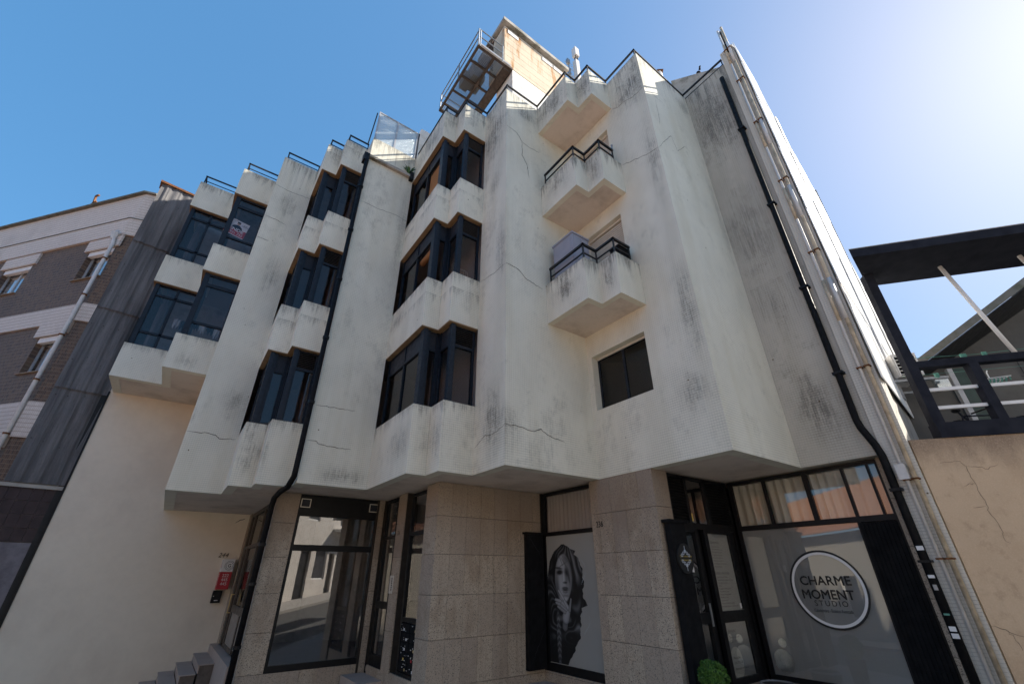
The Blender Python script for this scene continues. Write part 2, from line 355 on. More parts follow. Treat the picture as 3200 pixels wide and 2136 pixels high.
M['spandrel'] = mosaic('spandrel_mosaic', [(PT + .02, .75, .8)] + [(s + .01, .42, .62) for s in SI] + [(6.78, .35, .5), (9.56, .35, .5), (12.47, .5, .7)], blotch=.3, blobs=[
    (2.87, 8.5, 6.8, .1, .6, .4, .8), (2.87, 7.6, 3.7, .15, .8, .5, .5), (3.2, 6.8, 3.7, .4, .5, .7, .6), (.8, 9.9, 3.8, .4, .2, .7, .65), (1.0, 9.6, 3.7, .1, .3, .8, .5), (-.9, 12.05, 6.1, .4, .1, .3, .5), (3.6, 6.54, 6.6, .2, .1, .5, .4), (2.87, 7.8, 12.2, .3, 1.6, .7, .85), (3.4, 6.7, 12.3, .5, .4, .6, .7), (1.0, 9.7, 12.3, .7, .6, .6, .6), (-1.5, 12.8, 12.1, 1.2, 1., .5, .6)])
M['balcony'] = mosaic('balcony_mosaic', [(PT + .02, .8, .9), (9.74, .6, .95), (6.9, .6, .95)], blotch=.3, blobs=[(4.88, 5.0, 6.5, .15, .6, .4, .8), (5.23, 4.2, 6.5, .1, .3, .5, .7), (4.88, 5.0, 9.4, .15, .6, .4, .7), (5.23, 4.2, 9.3, .1, .3, .5, .8), (4.9, 5.0, 12.3, .3, 1.1, .8, 1.), (5.23, 4.2, 12.3, .3, .5, .8, 1.)])
M['endwall'] = mosaic('end_mosaic', [(PT + .02, 1.2, .95), (PT + .02, 3.4, .7), (6.5, 2., .35)], base=(.52, .485, .415), blotch=.5, blobs=[(7.9, 2.5, 11.3, .3, 1.1, 2.2, .85), (7.9, 2.6, 7.8, .3, .8, 2.2, .6), (7.9, 2.5, 4.0, .2, .6, .9, .75), (7.9, 2.6, 6., .2, .3, 1.2, .5)])
M['steelbrown'] = simple('brown_steel', (.10, .075, .06), .8, 0, .3, var=.5, scale=12, bumpy=.2)
M['soffit'] = plaster('soffit_plaster', (.68, .59, .51), (.30, .235, .185), .5, 1.3)
M['beige'] = plaster('beige_plaster', (.74, .65, .53), (.56, .47, .38), .6, .5)
M['orange'] = stained()
M['room'] = plaster('room_plaster', (.36, .31, .29), (.28, .24, .22), .4, .6)
M['brown'] = simple('brown_paint', (.27, .18, .10), .6, var=.3, scale=6)
M['blue'] = simple('blue_metal', (.011, .0155, .025), .5, .0, .3, var=.45, scale=14)
M['panel'] = simple('dark_panel', (.022, .025, .034), .55, 0, .3, var=.3, scale=5)
M['pipeblack'] = simple('black_pipe', (.009, .009, .010), .62, 0, .12, var=.4, scale=16, bumpy=.15)
M['louver'] = simple('louver_metal', (.075, .08, .09), .5, 0, .4, var=.3, scale=12)
M['black'] = simple('black_metal', (.006, .006, .007), .5, 0, .25, var=.3, scale=10)
M['blackmat'] = simple('black_paint', (.008, .008, .009), .8, 0, .15, var=.3, scale=7, bumpy=.15)
M['navy'] = simple('navy_paint', (.018, .020, .029), .8, 0, .15, var=.35, scale=5, bumpy=.15)
M['granite'] = granite_mat()
M['grout'] = simple('stone_grout', (.035, .028, .022), .9)
M['step'] = plaster('step_stone', (.42, .35, .31), (.30, .24, .21), .5, 3., .6)
M['roughstone'] = plaster('rough_stone', (.16, .13, .11), (.08, .065, .055), .8, 5.)
M['crack'] = simple('crack_dark', (.03, .027, .024), .95)
M['glass'] = glass_mat('window_glass', (.84, .83, .85), boost=.75)
M['glassdark'] = glass_mat('dark_glass', (.70, .69, .70), boost=.7)
M['shopglass'] = glass_mat('shop_glass', (.86, .87, .88), refl=1.5, boost=2.4)
M['salonglass'] = glass_mat('salon_glass', (.92, .92, .92), refl=1.5, boost=1.25)
M['film'] = film_mat('frosted_film', (.50, .495, .475), .25, .32)
M['film2'] = film_mat('grey_film', (.37, .37, .35), .2)
M['curtain'] = film_mat('curtain_cloth', (.78, .73, .61), .3)
M['blind'] = film_mat('ochre_blind', (.46, .235, .11), .35)
M['obscure'] = crackle_glass()
M['corr'] = corrugated_mat(); M['roofedge'] = plaster('lichen_roof_edge', (.17, .16, .14), (.06, .07, .035), .8, 4.)
M['white_sheet'] = white_sheet_mat()
M['board'] = board_mat()
M['cream'] = finger_tile('cream_tile', (.60, .53, .48), (.70, .63, .57), (.34, .26, .20), var=.6)
M['browntile'] = finger_tile('brown_tile', (.085, .062, .055), (.17, .11, .075), (.20, .16, .125))
M['rail'] = simple('rail_paint', (.016, .015, .016), .5, 0, .45, var=.4, scale=20)
M['galv'] = simple('galvanised_steel', (.34, .35, .36), .45, .6, .5, var=.3, scale=20)
M['rust'] = simple('rusty_steel', (.20, .085, .035), .85, 0, .2, var=.6, scale=25, bumpy=.3)
M['pvc'] = simple('white_pvc', (.62, .60, .58), .5, var=.15, scale=8)
M['oldpipe'] = simple('weathered_pipe', (.60, .49, .35), .7, var=.5, scale=7, bumpy=.2)
M['white'] = simple('white_paint', (.74, .73, .72), .5, var=.08)
M['alu'] = simple('grey_aluminium', (.42, .42, .43), .4, .3, .5, var=.15)
M['shutter'] = simple('cream_shutter', (.60, .55, .47), .6, var=.12)
M['brass'] = simple('brass', (.62, .46, .22), .35, .6, .5, var=.2)
M['door'] = simple('bronze_aluminium', (.085, .068, .055), .5, .2, .4, var=.25)
M['kick'] = simple('kick_plate', (.30, .26, .22), .6, var=.2)
M['red'] = simple('red_print', (.42, .02, .03), .5, var=.1)
M['ink'] = simple('black_ink', (.012, .012, .012), .6, var=.05)
M['paper'] = simple('paper', (.70, .69, .68), .6, var=.06)
M['gold'] = simple('gold_print', (.62, .45, .10), .5, var=.1)
M['silver'] = simple('silver_print', (.45, .50, .56), .5, var=.1)
M['moss'] = plaster('mossy_concrete', (.40, .37, .33), (.07, .07, .045), .95, 2.2)
M['concrete'] = plaster('roof_concrete', (.42, .39, .35), (.2, .18, .15), .7, 2.)
M['whitewall'] = plaster('white_render', (.74, .72, .68), (.34, .28, .20), .55, 2.4)
M['leaf'] = simple('leaf_green', (.05, .13, .025), .6, var=.5, scale=30)
M['asphalt'] = simple('asphalt', (.052, .051, .05), .9, var=.3, scale=30, bumpy=.3)
M['paving'] = plaster('paving', (.30, .28, .26), (.2, .18, .165), .6, 2.)
M['terracotta'] = simple('terracotta', (.36, .16, .09), .8, var=.45, scale=9, bumpy=.2)
M['dktile'] = simple('plum_tile', (.055, .036, .038), .5, 0, .25, var=.4, scale=6)
M['greytile'] = finger_tile('pale_tile', (.66, .60, .54), (.76, .70, .63), (.40, .37, .36), tw=.24, th=.08, var=.6)
M['mint'] = simple('mint_plastic', (.10, .30, .23), .45, var=.2)
M['greenglass'] = simple('green_door_panel', (.03, .06, .048), .35, var=.3)
M['print'] = attr_mat('printed_image')
M['bulkhead'] = simple('grey_house_render', (.12, .112, .10), .85, var=.15, scale=3, bumpy=.15)
M['membrane'] = simple('grey_membrane', (.20, .18, .20), .6, var=.4, scale=6, bumpy=.5)
M['screen'] = simple('mirror_sheet', (.55, .60, .62), .15, .9)
M['cabinet'] = simple('grey_cabinet', (.29, .30, .36), .5, var=.12, scale=3)

# ------------------------------------------------------------------ plan of the saw-tooth front
xa, xb, x0, x1, x2, x3, x4, x5, x6, x7, x8 = -2.315, -1.275, -.373, .577, .965, 1.569, 2.868, 3.221, 3.867, 5.907, 7.894
y0, y1, y2, y3, y4, y5, y6, y7, y8, y9, y10 = 13.389, 12.054, 11.137, 9.926, 9.454, 8.942, 7.025, 6.545, 5.565, 3.032, 1.615
yb = 14.761; LB, LPT = 5.873, 12.468; LS = (6.772, 9.554); LH = (8.676, 11.475)
LOT = Vector((math.cos(R(7.7)), math.sin(R(7.7)), 0))            # direction of the party walls
E2 = Vector((-.6428, .7660, 0)); NO = Vector((-.766, -.6428, 0))   # along the street to the left, and out to the street

def gz(x, y):                                                       # the street falls gently to the left
    t = (x - 7.9) * E2.x + (y - 1.6) * E2.y
    return -.12 + .055 * 3.85 - .055 * (t + 3.85)

# ------------------------------------------------------------------ ground
def strip(name, d0, d1, h, mt, t0=-70, t1=70, n=28):
    b = MB(); C = Vector((7.9, 1.6, 0)); vs = []
    for i in range(n + 1):
        t = t0 + (t1 - t0) * i / n
        for d in (d0, d1):
            p = C + E2 * t + NO * d; p.z = gz(p.x, p.y) + h; vs.append(p)
    b.add(vs, [(2 * i, 2 * i + 1, 2 * i + 3, 2 * i + 2) for i in range(n)])
    o = b.build(name, mt, recalc=False); o['kind'] = 'structure'; return o
def kerb(d0, d1):
    b = MB(); C = Vector((7.9, 1.6, 0)); n = 90
    for i in range(n):
        t, t2 = -45 + i * 1.0, -45 + i * 1.0 + .99
        P = []
        for hh in (-.2, .12):
            for tt, d in ((t, d0), (t2, d0), (t2, d1), (t, d1)):
                p = C + E2 * tt + NO * d; p.z = gz(p.x, p.y) + hh; P.append(p)
        b.hexa(P)
    o = b.build('kerb', M['paving']); o['kind'] = 'structure'
big = MB(); 
for s_ in (0,): 
    vs = []
    for i in range(9):
        for j in range(9):
            X, Y = -400 + 100 * i, -400 + 100 * j; vs.append((X, Y, gz(0, 0) - 8.0 if abs(X) + abs(Y) > 150 else gz(0, 0) - 5.6))
    big.add(vs, [(i * 9 + j, (i + 1) * 9 + j, (i + 1) * 9 + j + 1, i * 9 + j + 1) for i in range(8) for j in range(8)])
tag(big.build('ground', M['paving'], recalc=False), kind='structure')
strip('road', 1.9, 6.4, 0, M['asphalt']); strip('pavement', -6., 1.78, .12, M['paving']); strip('pavement', 6.52, 30., .12, M['paving'])
kerb(1.78, 1.9); kerb(6.4, 6.52)

# ------------------------------------------------------------------ the apartment building
BLD = thing('apartment_building', 'weathered grey saw-tooth apartment block with black windows above granite shopfronts', 'apartment building', (3.9, 6., gz(3.9, 6)))
def bpart(name, mb, mt, smooth=False, parent=BLD, label=None): return mb.build(name, mt, parent, smooth, label=label)

WT = .2
bpart('facade_wall', MB().band([(x0, yb), (x0, y2), (x1, y2)], WT, S, PT), M['pier'])
bpart('facade_wall', MB().band([(x3, y4), (x3, y5), (x4, y5)], WT, S, PT), M['pier'])
bpart('facade_wall', MB().band([(x6, y7), (x6, y8), (x7, y8)], WT, S, PT), M['pier'])
bpart('facade_wall', MB().band([(x7, y9), (x8, y9), (x8, y9 - .001)], WT, S, PT), M['pier'])
bpart('end_wall', MB().band([(x8, y9), (x8, 1.93)], WT, S, PT), M['endwall'])
# recessed side wall with its openings (plane x7, y from y9 to y8)
F7 = FB(x7); wy0, wy1 = y9 + WT, y8
b = MB(); T = -WT
def cells(b, F, u0, u1, z0, z1, holes, d0, d1):
    us = sorted({u0, u1, *[h[0] for h in holes], *[h[1] for h in holes]}); zs = sorted({z0, z1, *[h[2] for h in holes], *[h[3] for h in holes]})
    for i in range(len(us) - 1):
        run = None
        for j in range(len(zs) - 1):
            cu, cz = (us[i] + us[i + 1]) / 2, (zs[j] + zs[j + 1]) / 2
            hole = any(h[0] < cu < h[1] and h[2] < cz < h[3] for h in holes)
            if not hole: run = (run[0] if run else zs[j], zs[j + 1])
            if hole and run: b.fb(F, us[i], us[i + 1], run[0], run[1], d0, d1); run = None
        if run: b.fb(F, us[i], us[i + 1], run[0], run[1], d0, d1)
cells(b, F7, wy0, wy1, S, PT, [(4.12, 5.44, 4.345, 5.47), (4.21, 5.31, 6.05, 8.41), (4.20, 5.30, 8.91, 11.19)], -WT, 0)
bpart('facade_wall', b, M['pier'])
BAY1 = [(x1, y2), (x1, y3), (x2, y3), (x2, y4), (x3, y4)]
BAY2 = [(x4, y5), (x4, y6), (x5, y6), (x5, y7), (x6, y7)]
BAYL = [(xa, yb), (xa, y0), (xb, y0), (xb, y1), (x0, y1)]
def inset(line, t): return [tuple(p) for p in offset([Vector(p) for p in line], t)]
for bay in (BAY1, BAY2):
    for a, c in ((S, SI[0]), (HE[0], SI[1]), (HE[1], SI[2])): bpart('spandrel', MB().band(bay, .18, a, c), M['spandrel'])
    bpart('parapet', MB().band(bay, .18, HE[2], PT), M['spandrel'])
    for h in HE: bpart('lintel_strip', MB().band(inset(bay, .004), .11, h - .022, h - .001), M['brown'])
for a, c in ((LB, LS[0]), (LH[0], LS[1])): bpart('spandrel', MB().band(BAYL, .18, a, c), M['spandrel'])
bpart('parapet', MB().band(BAYL, .18, LH[1], LPT), M['spandrel'])
for h in LH: bpart('lintel_strip', MB().band(inset(BAYL, .004), .11, h - .022, h - .001), M['brown'])
# soffits, floor slabs, roof, back walls
ZIG = [(x0, yb), (x0, y2), (x1, y2), (x1, y3), (x2, y3), (x2, y4), (x3, y4), (x3, y5), (x4, y5), (x4, y6), (x5, y6), (x5, y7), (x6, y7), (x6, y8), (x7, y8), (x7, y9), (x8, y9), (x8, 1.93)]
back_r = (13.85, 2.45); back_l = (3.7, 15.56)
def slab(line, z0, z1, t=.012): return MB().prism(inset(line, t) + [(back_r[0] - .05, back_r[1] + .3), (back_l[0] - .15, back_l[1] - .25)], z0, z1)
bpart('soffit', slab(ZIG, S + .006, S + .25), M['soffit'])
bpart('soffit', MB().prism(inset(BAYL, .012) + [(x0 - .01, yb - .01)], LB + .006, LB + .2), M['soffit'])
ZL = [(xa, yb)] + BAYL[1:4] + ZIG[1:]
ZL = [(xa, yb), (xa, y0), (xb, y0), (xb, y1), (x0, y1)] + ZIG[1:]
for a, c in ((6.22, 6.42), (9.1, 9.3), (11.9, 12.1)): bpart('floor_slab', slab(ZL, a, c, .185), M['room'] if a < 11 else M['concrete'])
# inner partition three metres behind the front, and outer back walls
pa = Vector((xa + 1.6, yb + .5, 0)); pb = Vector((x8 + 3.2, 1.615 + 1.2, 0)); dd = (pb - pa).normalized(); nn = Vector((-dd.y, dd.x, 0))
if nn.x < 0: nn = -nn
FPART = Fr(pa, dd, -nn); Lp = (pb - pa).length
bpart('partition', MB().fb(FPART, 0, Lp, S + .25, 11.9, -.1, 0), M['room'])
for (p, q) in ((back_r, back_l), ((xa + .2, yb + .2), back_l)):
    bpart('rear_wall', MB().band([p, q], .2, gz(3, 10) - .5, PT - .3), M['concrete'])
for (ux, uy) in (((x3 + .1), y5 + .3), (x6 + .1, y8 + .3), (x1 - .2, y2 + .3)):   # cross walls between the rooms
    bpart('partition', MB().box(ux, uy, S + .25, ux + .12, uy + 3.0, 11.9), M['room'])

# ---- glazing of the bays
BTH = .05
def glaze(F, u0, u1, z0, z1, spec, d=-.10, wname='window'):
    """spec: list of (type, ua, ub, za, zb). The bars join into the window frame, the rest become its children."""
    fr = MB(); kids = []
    for s_ in spec:
        if s_[0] == 'bar': fr.fb(F, s_[1], s_[2], s_[3], s_[4], d - .06, d + (s_[5] if len(s_) > 5 else .0))
        else: kids.append(s_)
    w_ = fr.build(wname, M['blue'], BLD)
    for k in kids:
        t, a, c, e, g = k[:5]
        if t == 'pane': piece('pane', M['glassdark'] if len(k) < 6 else M[k[5]], w_, F, a, c, e, g, d - .038, d - .032)
        elif t == 'panel': piece('panel', M['panel'], w_, F, a, c, e, g, d - .05, d - .02)
        elif t == 'louver':
            n = 9; h = (g - e) / n
            piece('louver_back', M['black'], w_, F, a, c, e, g, d - .06, d - .05)
            for i in range(n):
                sm = MB(); zz = e + h * (i + .5)
                sm.hexa([F.p(a, zz - h * .38, d - .004), F.p(c, zz - h * .38, d - .004), F.p(c, zz + h * .12, d - .045), F.p(a, zz + h * .12, d - .045),
                         F.p(a, zz - h * .30, d + .002), F.p(c, zz - h * .30, d + .002), F.p(c, zz + h * .22, d - .04), F.p(a, zz + h * .22, d - .04)])
                sm.build('louver_slat', M['louver'], w_)
    return w_
def bay_windows(P, s, h, k, open_=False):
    (ax, ay), (bx, by), (cx, cy), (ex, ey), (fx, fy) = P
    h -= .024; pz = h - .42; J = .05; d = -.10
    F = FB(ax); u0, u1 = by, ay                    # long side pane wall
    mid = (u0 + u1) / 2 + .05; cw = .17 if k == 2 else .12
    glaze(F, u0, u1, s, h, [('bar', u0 + .04, u0 + cw + .04, s, h, .02), ('bar', mid - .022, mid + .022, s, h), ('bar', u1 - .05, u1, s, h),
        ('bar', u0 + cw + .04, u1 - .05, pz - .03, pz + .02), ('bar', u0 + cw + .04, u1 - .05, s, s + .05), ('bar', u0 + cw + .04, u1 - .05, h - .03, h),
        ('panel', u0 + cw + .04, mid - .022, pz + .02, h - .03), ('panel', mid + .022, u1 - .05, pz + .02, h - .03),
        ('pane', mid + .022, u1 - .05, s + .05, pz - .03)] + ([] if open_ else [('pane', u0 + cw + .04, mid - .022, s + .05, pz - .03)]))
    F = FA(by); u0, u1 = bx, cx                    # narrow front with a slit pane
    glaze(F, u0, u1, s, h, [('bar', u0 + .10, u0 + .235, s, h, .02), ('bar', u1 + .03, u1 + .10, s, h), ('bar', u0 + .235, u1 + .03, pz - .02, pz + .02), ('bar', u0 + .235, u1 + .03, s, s + .03),
        ('panel', u0 + .235, u1 + .03, pz + .02, h), ('pane', u0 + .235, u1 + .03, s + .03, pz - .02)])
    F = FB(cx); u0, u1 = ey, dy_(by)
    glaze(F, u0, u1, s, h, [('bar', u0 + .04, u0 + .14, s, h, .02), ('bar', u1 - .05, u1, s, h), ('bar', u0 + .14, u1 - .05, pz - .02, pz + .02), ('bar', u0 + .14, u1 - .05, s, s + .03),
        ('panel', u0 + .14, u1 - .05, pz + .02, h), ('pane', u0 + .14, u1 - .05, s + .03, pz - .02)])
    F = FA(ey); u0, u1 = ex, fx                    # louvre above a pane
    glaze(F, u0, u1, s, h, [('bar', u0 + .10, u0 + .20, s, h, .02), ('bar', u1 - .05, u1 - .003, s, h), ('bar', u0 + .20, u1 - .05, pz - .035, pz + .02), ('bar', u0 + .20, u1 - .05, s, s + .035), ('bar', u0 + .20, u1 - .05, h - .03, h),
        ('louver', u0 + .20, u1 - .05, pz + .02, h - .03), ('pane', u0 + .20, u1 - .05, s + .035, pz - .035)])
def dy_(v): return v + .10
for s, h in zip(SI, HE):
    bay_windows(BAY1, s, h, 1); bay_windows(BAY2, s, h, 2, s > 6)
for s, h in zip(LS, LH):
    h -= .024; F = FA(y0); t1, t2 = h - .33, s + .42
    glaze(F, xa, xb, s, h, [('bar', xa + .06, xa + .15, s, h, .02), ('bar', -1.76, -1.70, s, h), ('bar', xb - .03, xb + .06, s, h), ('bar', xa + .15, xb, t1 - .03, t1 + .03), ('bar', xa + .15, xb, t2 - .03, t2 + .03),
        ('bar', xa + .15, xb, h - .03, h), ('bar', xa + .15, xb, s, s + .03)] +
        [('pane', a, c, e, g, 'glass') for a, c in ((xa + .15, -1.76), (-1.70, xb - .03)) for e, g in ((s + .03, t2 - .03), (t2 + .03, t1 - .03), (t1 + .03, h - .03))])
    F = FA(y1)
    glaze(F, xb, x0, s, h, [('bar', xb + .08, xb + .20, s, h, .02), ('bar', x0 - .06, x0 - .003, s, h), ('bar', xb + .20, x0 - .06, t1 - .045, t1 + .045), ('bar', xb + .20, x0 - .06, t2 - .03, t2 + .03),
        ('bar', xb + .20, x0 - .06, h - .06, h), ('bar', xb + .20, x0 - .06, s, s + .03)] +
        [('pane', xb + .20, x0 - .06, e, g, 'glass') for e, g in ((s + .03, t2 - .03), (t2 + .03, t1 - .045), (t1 + .045, h - .06))])
    b = MB().fb(FB(xb), y1 + .10, y0 + .08, s, h, -.16, -.10); bpart('window_cheek', b, M['blue'])
    b = MB().fb(FB(xa), y0 + .10, yb, s, h, -.16, -.10); bpart('window_cheek', b, M['blue'])
# things seen through bay windows: rolled blind, roller shutter
Fb = FB(x4); u0, u1 = y6, y5; mid = (u0 + u1) / 2 + .05
bpart('roller_blind', MB().fb(Fb, u0 + .22, mid - .04, SI[2] + .22, HE[2] - .50, -.20, -.185), M['blind'])
b = MB().tube([Fb.p(u0 + .22, HE[1] - .60, -.24), Fb.p(mid - .03, HE[1] - .60, -.24)], .075, 12); bpart('roller_blind', b, M['blind'], True)
# ---- side window and shuttered balcony doors on the recessed wall
def side_window(u0, u1, z0, z1):
    d = -.16; f = MB()
    for a, c, e, g in ((u0, u0 + .045, z0, z1), (u1 - .045, u1, z0, z1), (u0 + .045, u1 - .045, z1 - .05, z1), (u0 + .045, u1 - .045, z0, z0 + .05), ((u0 + u1) / 2 - .025, (u0 + u1) / 2 + .025, z0 + .05, z1 - .05)):
        f.fb(F7, a, c, e, g, d - .035, d)
    w_ = bpart('window', f, M['blue']); m_ = (u0 + u1) / 2
    piece('pane', M['glassdark'], w_, F7, u0 + .045, m_ - .025, z0 + .05, z1 - .05, d - .02, d - .014); piece('pane', M['glassdark'], w_, F7, m_ + .025, u1 - .045, z0 + .05, z1 - .05, d - .02, d - .014)
    piece('shutter_rail', M['shutter'], w_, F7, u0 + .01, u1 - .01, z1 - .045, z1 - .005, d + .002, d + .03)
side_window(4.12, 5.44, 4.345, 5.47)
def shutter_door(u0, u1, z0, z1):
    fr = bpart('balcony_door', MB().fb(F7, u0, u0 + .04, z0, z1, -.19, -.10).fb(F7, u1 - .04, u1, z0, z1, -.19, -.10).fb(F7, u0 + .04, u1 - .04, z1 - .05, z1, -.19, -.10), M['shutter'])
    zz = z0
    while zz < z1 - .06:
        piece('shutter_slat', M['shutter'], fr, F7, u0 + .04, u1 - .04, zz + .012, min(zz + .052, z1 - .05), -.165, -.148); zz += .056
    piece('shutter_back', M['door'], fr, F7, u0 + .04, u1 - .04, z0, z1 - .05, -.18, -.166)
shutter_door(4.21, 5.31, 6.05, 8.41); shutter_door(4.20, 5.30, 8.91, 11.19)
# ---- balconies
BC = [(4.88, y8), (4.88, 4.43), (5.235, 4.43), (5.235, 3.975), (x7, 3.975)]
def railing(line, ztop, parent, hs, posts, zb, rtop=.022, rlow=.012, name='railing'):
    b = MB(); pts = [Vector((p[0], p[1], 0)) for p in line]
    for h, r in ((hs[0], rtop), (hs[1], rlow)):
        for i in range(len(pts) - 1):
            p, q = pts[i] + Vector((0, 0, ztop + h)), pts[i + 1] + Vector((0, 0, ztop + h)); e = (q - p).normalized() * r
            b.bar(p - e, q + e, r * 2)
    for i in posts: b.bar(pts[i] + Vector((0, 0, zb)), pts[i] + Vector((0, 0, ztop + hs[0])), .026)
    return b.build(name, M['rail'], parent)
for zb_, zt_ in ((5.97, 6.895), (8.83, 9.735), (11.73, PT)):
    bal = bpart('balcony', MB().band(BC, .12, zb_, zt_), M['balcony'])
    pl = [(4.88 + .012, y8 - .002), (4.892, 4.442), (5.247, 4.442), (5.247, 3.987), (x7 - .002, 3.987), (x7 - .002, y8 - .002)]
    MB().prism(pl, zb_ + .006, zb_ + .16).build('balcony_floor', M['soffit'], bal)
    if zt_ < 12:
        rl = inset(BC, .05); rl[0] = (rl[0][0], y8 - .12); rl[-1] = (x7 - .18, rl[-1][1])
        railing(rl, zt_, bal, (.37, .16), range(5), zt_ - .02)
# ---- roof railings
Z12 = [(x6, y7), (x6, y8), (4.88, y8), (4.88, 4.43), (5.235, 4.43), (5.235, 3.975), (x7, 3.975), (x7, y9), (x8, y9)]
railing(inset(BAY2 + [(x6, y8), (4.88, y8), (4.88, 4.43), (5.235, 4.43), (5.235, 3.975), (x7, 3.975), (x7, y9), (x8, y9), (x8, 1.98)], .07), PT, BLD, (.31, .11), range(14), PT - .05, .02, .011, 'roof_railing')
for ln in ([(xa, y0 + .9), (xa, y0), (xb, y0)],): railing(inset(ln, .07), LPT, BLD, (.33, .14), (1, 2), LPT - .05, .018, .010, 'roof_railing')
railing(inset([(xb, y1 + .8), (xb, y1), (x0, y1)], .07), LPT, BLD, (.33, .14), (1, 2), LPT - .05, .018, .010, 'roof_railing')
railing(inset([(x0, y2 + .8), (x0, y2), (x1, y2)], .07), PT, BLD, (.30, .11), (1, 2), PT - .05, .018, .010, 'roof_railing')
railing(inset([(x1, y2), (x1, y3), (x2, y3), (x2, y4), (x3, y4)], .07), PT, BLD, (.30, .11), (1, 2, 3, 4), PT - .05, .018, .010, 'roof_railing')
b = MB().bar((x3 - .03, y4 + .02, PT + .28), (x3 - .03, y5 + .1, PT + 1.2), .03); bpart('roof_railing', b, M['rail'])
# ---- screen, gutter on the second pier
scr = bpart('wind_screen', MB().fb(FA(y5), x3 + .01, x3 + .05, PT, 13.92, -.05, -.01).fb(FA(y5), 2.15, 2.20, PT, 13.88, -.05, -.01).fb(FA(y5), 2.80, 2.845, PT, 13.92, -.05, -.01).fb(FA(y5), x3 + .05, 2.80, 13.88, 13.92, -.05, -.01), M['alu'])
piece('pane', M['obscure'], scr, FA(y5), x3 + .05, 2.15, PT + .005, 13.88, -.035, -.025); piece('pane', M['obscure'], scr, FA(y5), 2.20, 2.80, PT + .005, 13.88, -.035, -.025)
bpart('screen_post', MB().fb(FB(2.845), y5 + .0, y5 + .9, PT, 13.9, -.04, -.005), M['navy'])
bpart('sun_blocker', MB().box(6.2, 7.9, 12.1, 7.5, 10.4, 18.3), M['whitewall']); bpart('sun_blocker', MB().box(2.4, 11.3, 12.1, 3.6, 15.1, 16.8), M['whitewall'])  # unseen boxes added on the roof to keep sun off the left bays
bpart('roof_pier', MB().box(3.25, 10.0, 12.1, 3.9, 10.6, 15.67), M['whitewall'])
gut = MB().fb(FA(y5), x3 - .06, x4 - .02, 11.80, 11.89, .004, .10); bpart('gutter', gut, M['moss'])
bpart('rain_hopper', MB().fb(FA(y5), x3 - .16, x3 - .02, 11.62, 11.90, -.1, .10), M['black'])
bpart('rain_hopper', MB().fb(FA(y5), 2.74, 2.84, 11.70, 12.0, .004, .12), M['black'])
# drainpipe at the second pier
dp = [(1.50, y5 - .055, 11.7), (1.50, y5 - .055, 3.34), (1.50, y5 - .045, 3.2), (1.49, y5 + .3, 3.06), (1.45, 9.7, 3.03), (1.43, 10.03, 2.97), (1.42, 10.09, 2.84), (1.42, 10.09, gz(1.4, 10.1) + .12)]
pipe = bpart('drainpipe', MB().tube(dp, .052, 10), M['pipeblack'], True)
for z_ in (4.6, 6.05, 7.6, 9.1, 10.6): MB().tube([(1.50, y5 - .055, z_), (1.50, y5 - .055, z_ + .05)], .068, 10).build('pipe_bracket', M['black'], pipe)
for z_ in (.5, 1.45, 2.1): MB().tube([(1.42, 10.09, z_), (1.42, 10.09, z_ + .05)], .066, 10).build('pipe_bracket', M['black'], pipe)
# right end: pilaster strip, two small pipes, black drainpipe, junction box, sheet-clad party wall
bpart('end_pilaster', MB().fb(FB(x8 - .03), 1.615, 1.93, gz(7.9, 1.6), 13.09, -.25, 0), mosaic('strip_mosaic', [(13.1, 1., .4)], base=(.68, .64, .56), blotch=.15))
FE = FB(x8)
rp = [(x8 - .075, 2.065, 12.24), (x8 - .075, 2.065, 3.62), (x8 - .075, 2.05, 3.5), (x8 - .08, 1.96, 3.22), (x8 - .085, 1.93, 3.05), (x8 - .085, 1.925, gz(7.9, 1.9) + .12)]
pipe = bpart('drainpipe', MB().tube(rp, .05, 10), M['pipeblack'], True)
for z_ in (10.3, 8.0, 6.0, 4.36): MB().fb(FE, 1.99, 2.13, z_, z_ + .04, .0, .135).build('pipe_bracket', M['black'], pipe)
MB().fb(FE, 1.86, 1.99, 2.58, 2.62, .03, .145).build('pipe_bracket', M['black'], pipe); MB().fb(FE, 1.86, 1.99, 1.72, 1.75, .03, .145).build('pipe_bracket', M['black'], pipe)
for zz, hh, mm, ww in ((1.86, .05, 'paper', .045), (1.55, .035, 'paper', .04), (1.42, .06, 'galv', .025), (1.16, .02, 'mint', .035), (1.0, .05, 'paper', .04), (.93, .05, 'paper', .042)):
    piece('sticker', M[mm], pipe, FE, 1.925 - ww, 1.925 + ww * .6, zz, zz + hh, .136, .138)
for (yy, rr, zt, mt) in ((1.775, .023, 13.85, 'pvc'), (1.68, .029, 13.87, 'pvc')):
    pp = [(x8 - .075, yy, zt), (x8 - .075, yy, gz(7.9, 1.7) + .1)]
    b = MB().tube(pp, rr, 10); pipe = bpart('service_pipe', b, M['oldpipe' if yy < 1.7 else 'pvc'], True)
    for z_ in (12.95, 11.7, 10.2, 8.4, 6.6, 4.35, 2.7, 1.75): 
        MB().fb(FE, yy - rr - .014, yy + rr + .014, z_, z_ + .02, .03, .118).build('pipe_bracket', M['rust'], pipe)
    for z_ in (12.4, 9.4, 7.4, 5.2): MB().tube([(x8 - .075, yy, z_), (x8 - .075, yy, z_ + .8)], rr + .004, 10).build('pipe_sleeve', M['pvc' if yy < 1.7 else 'oldpipe'], pipe, True)
    MB().ball((x8 - .075, yy, zt), rr * 1.15).build('pipe_cap', M['pvc'], pipe, True)
bpart('vent_pipe', MB().tube([(x8 - .05, 1.73, 12.9), (x8 - .05, 1.735, 13.8)], .02, 8), M['black'], True)
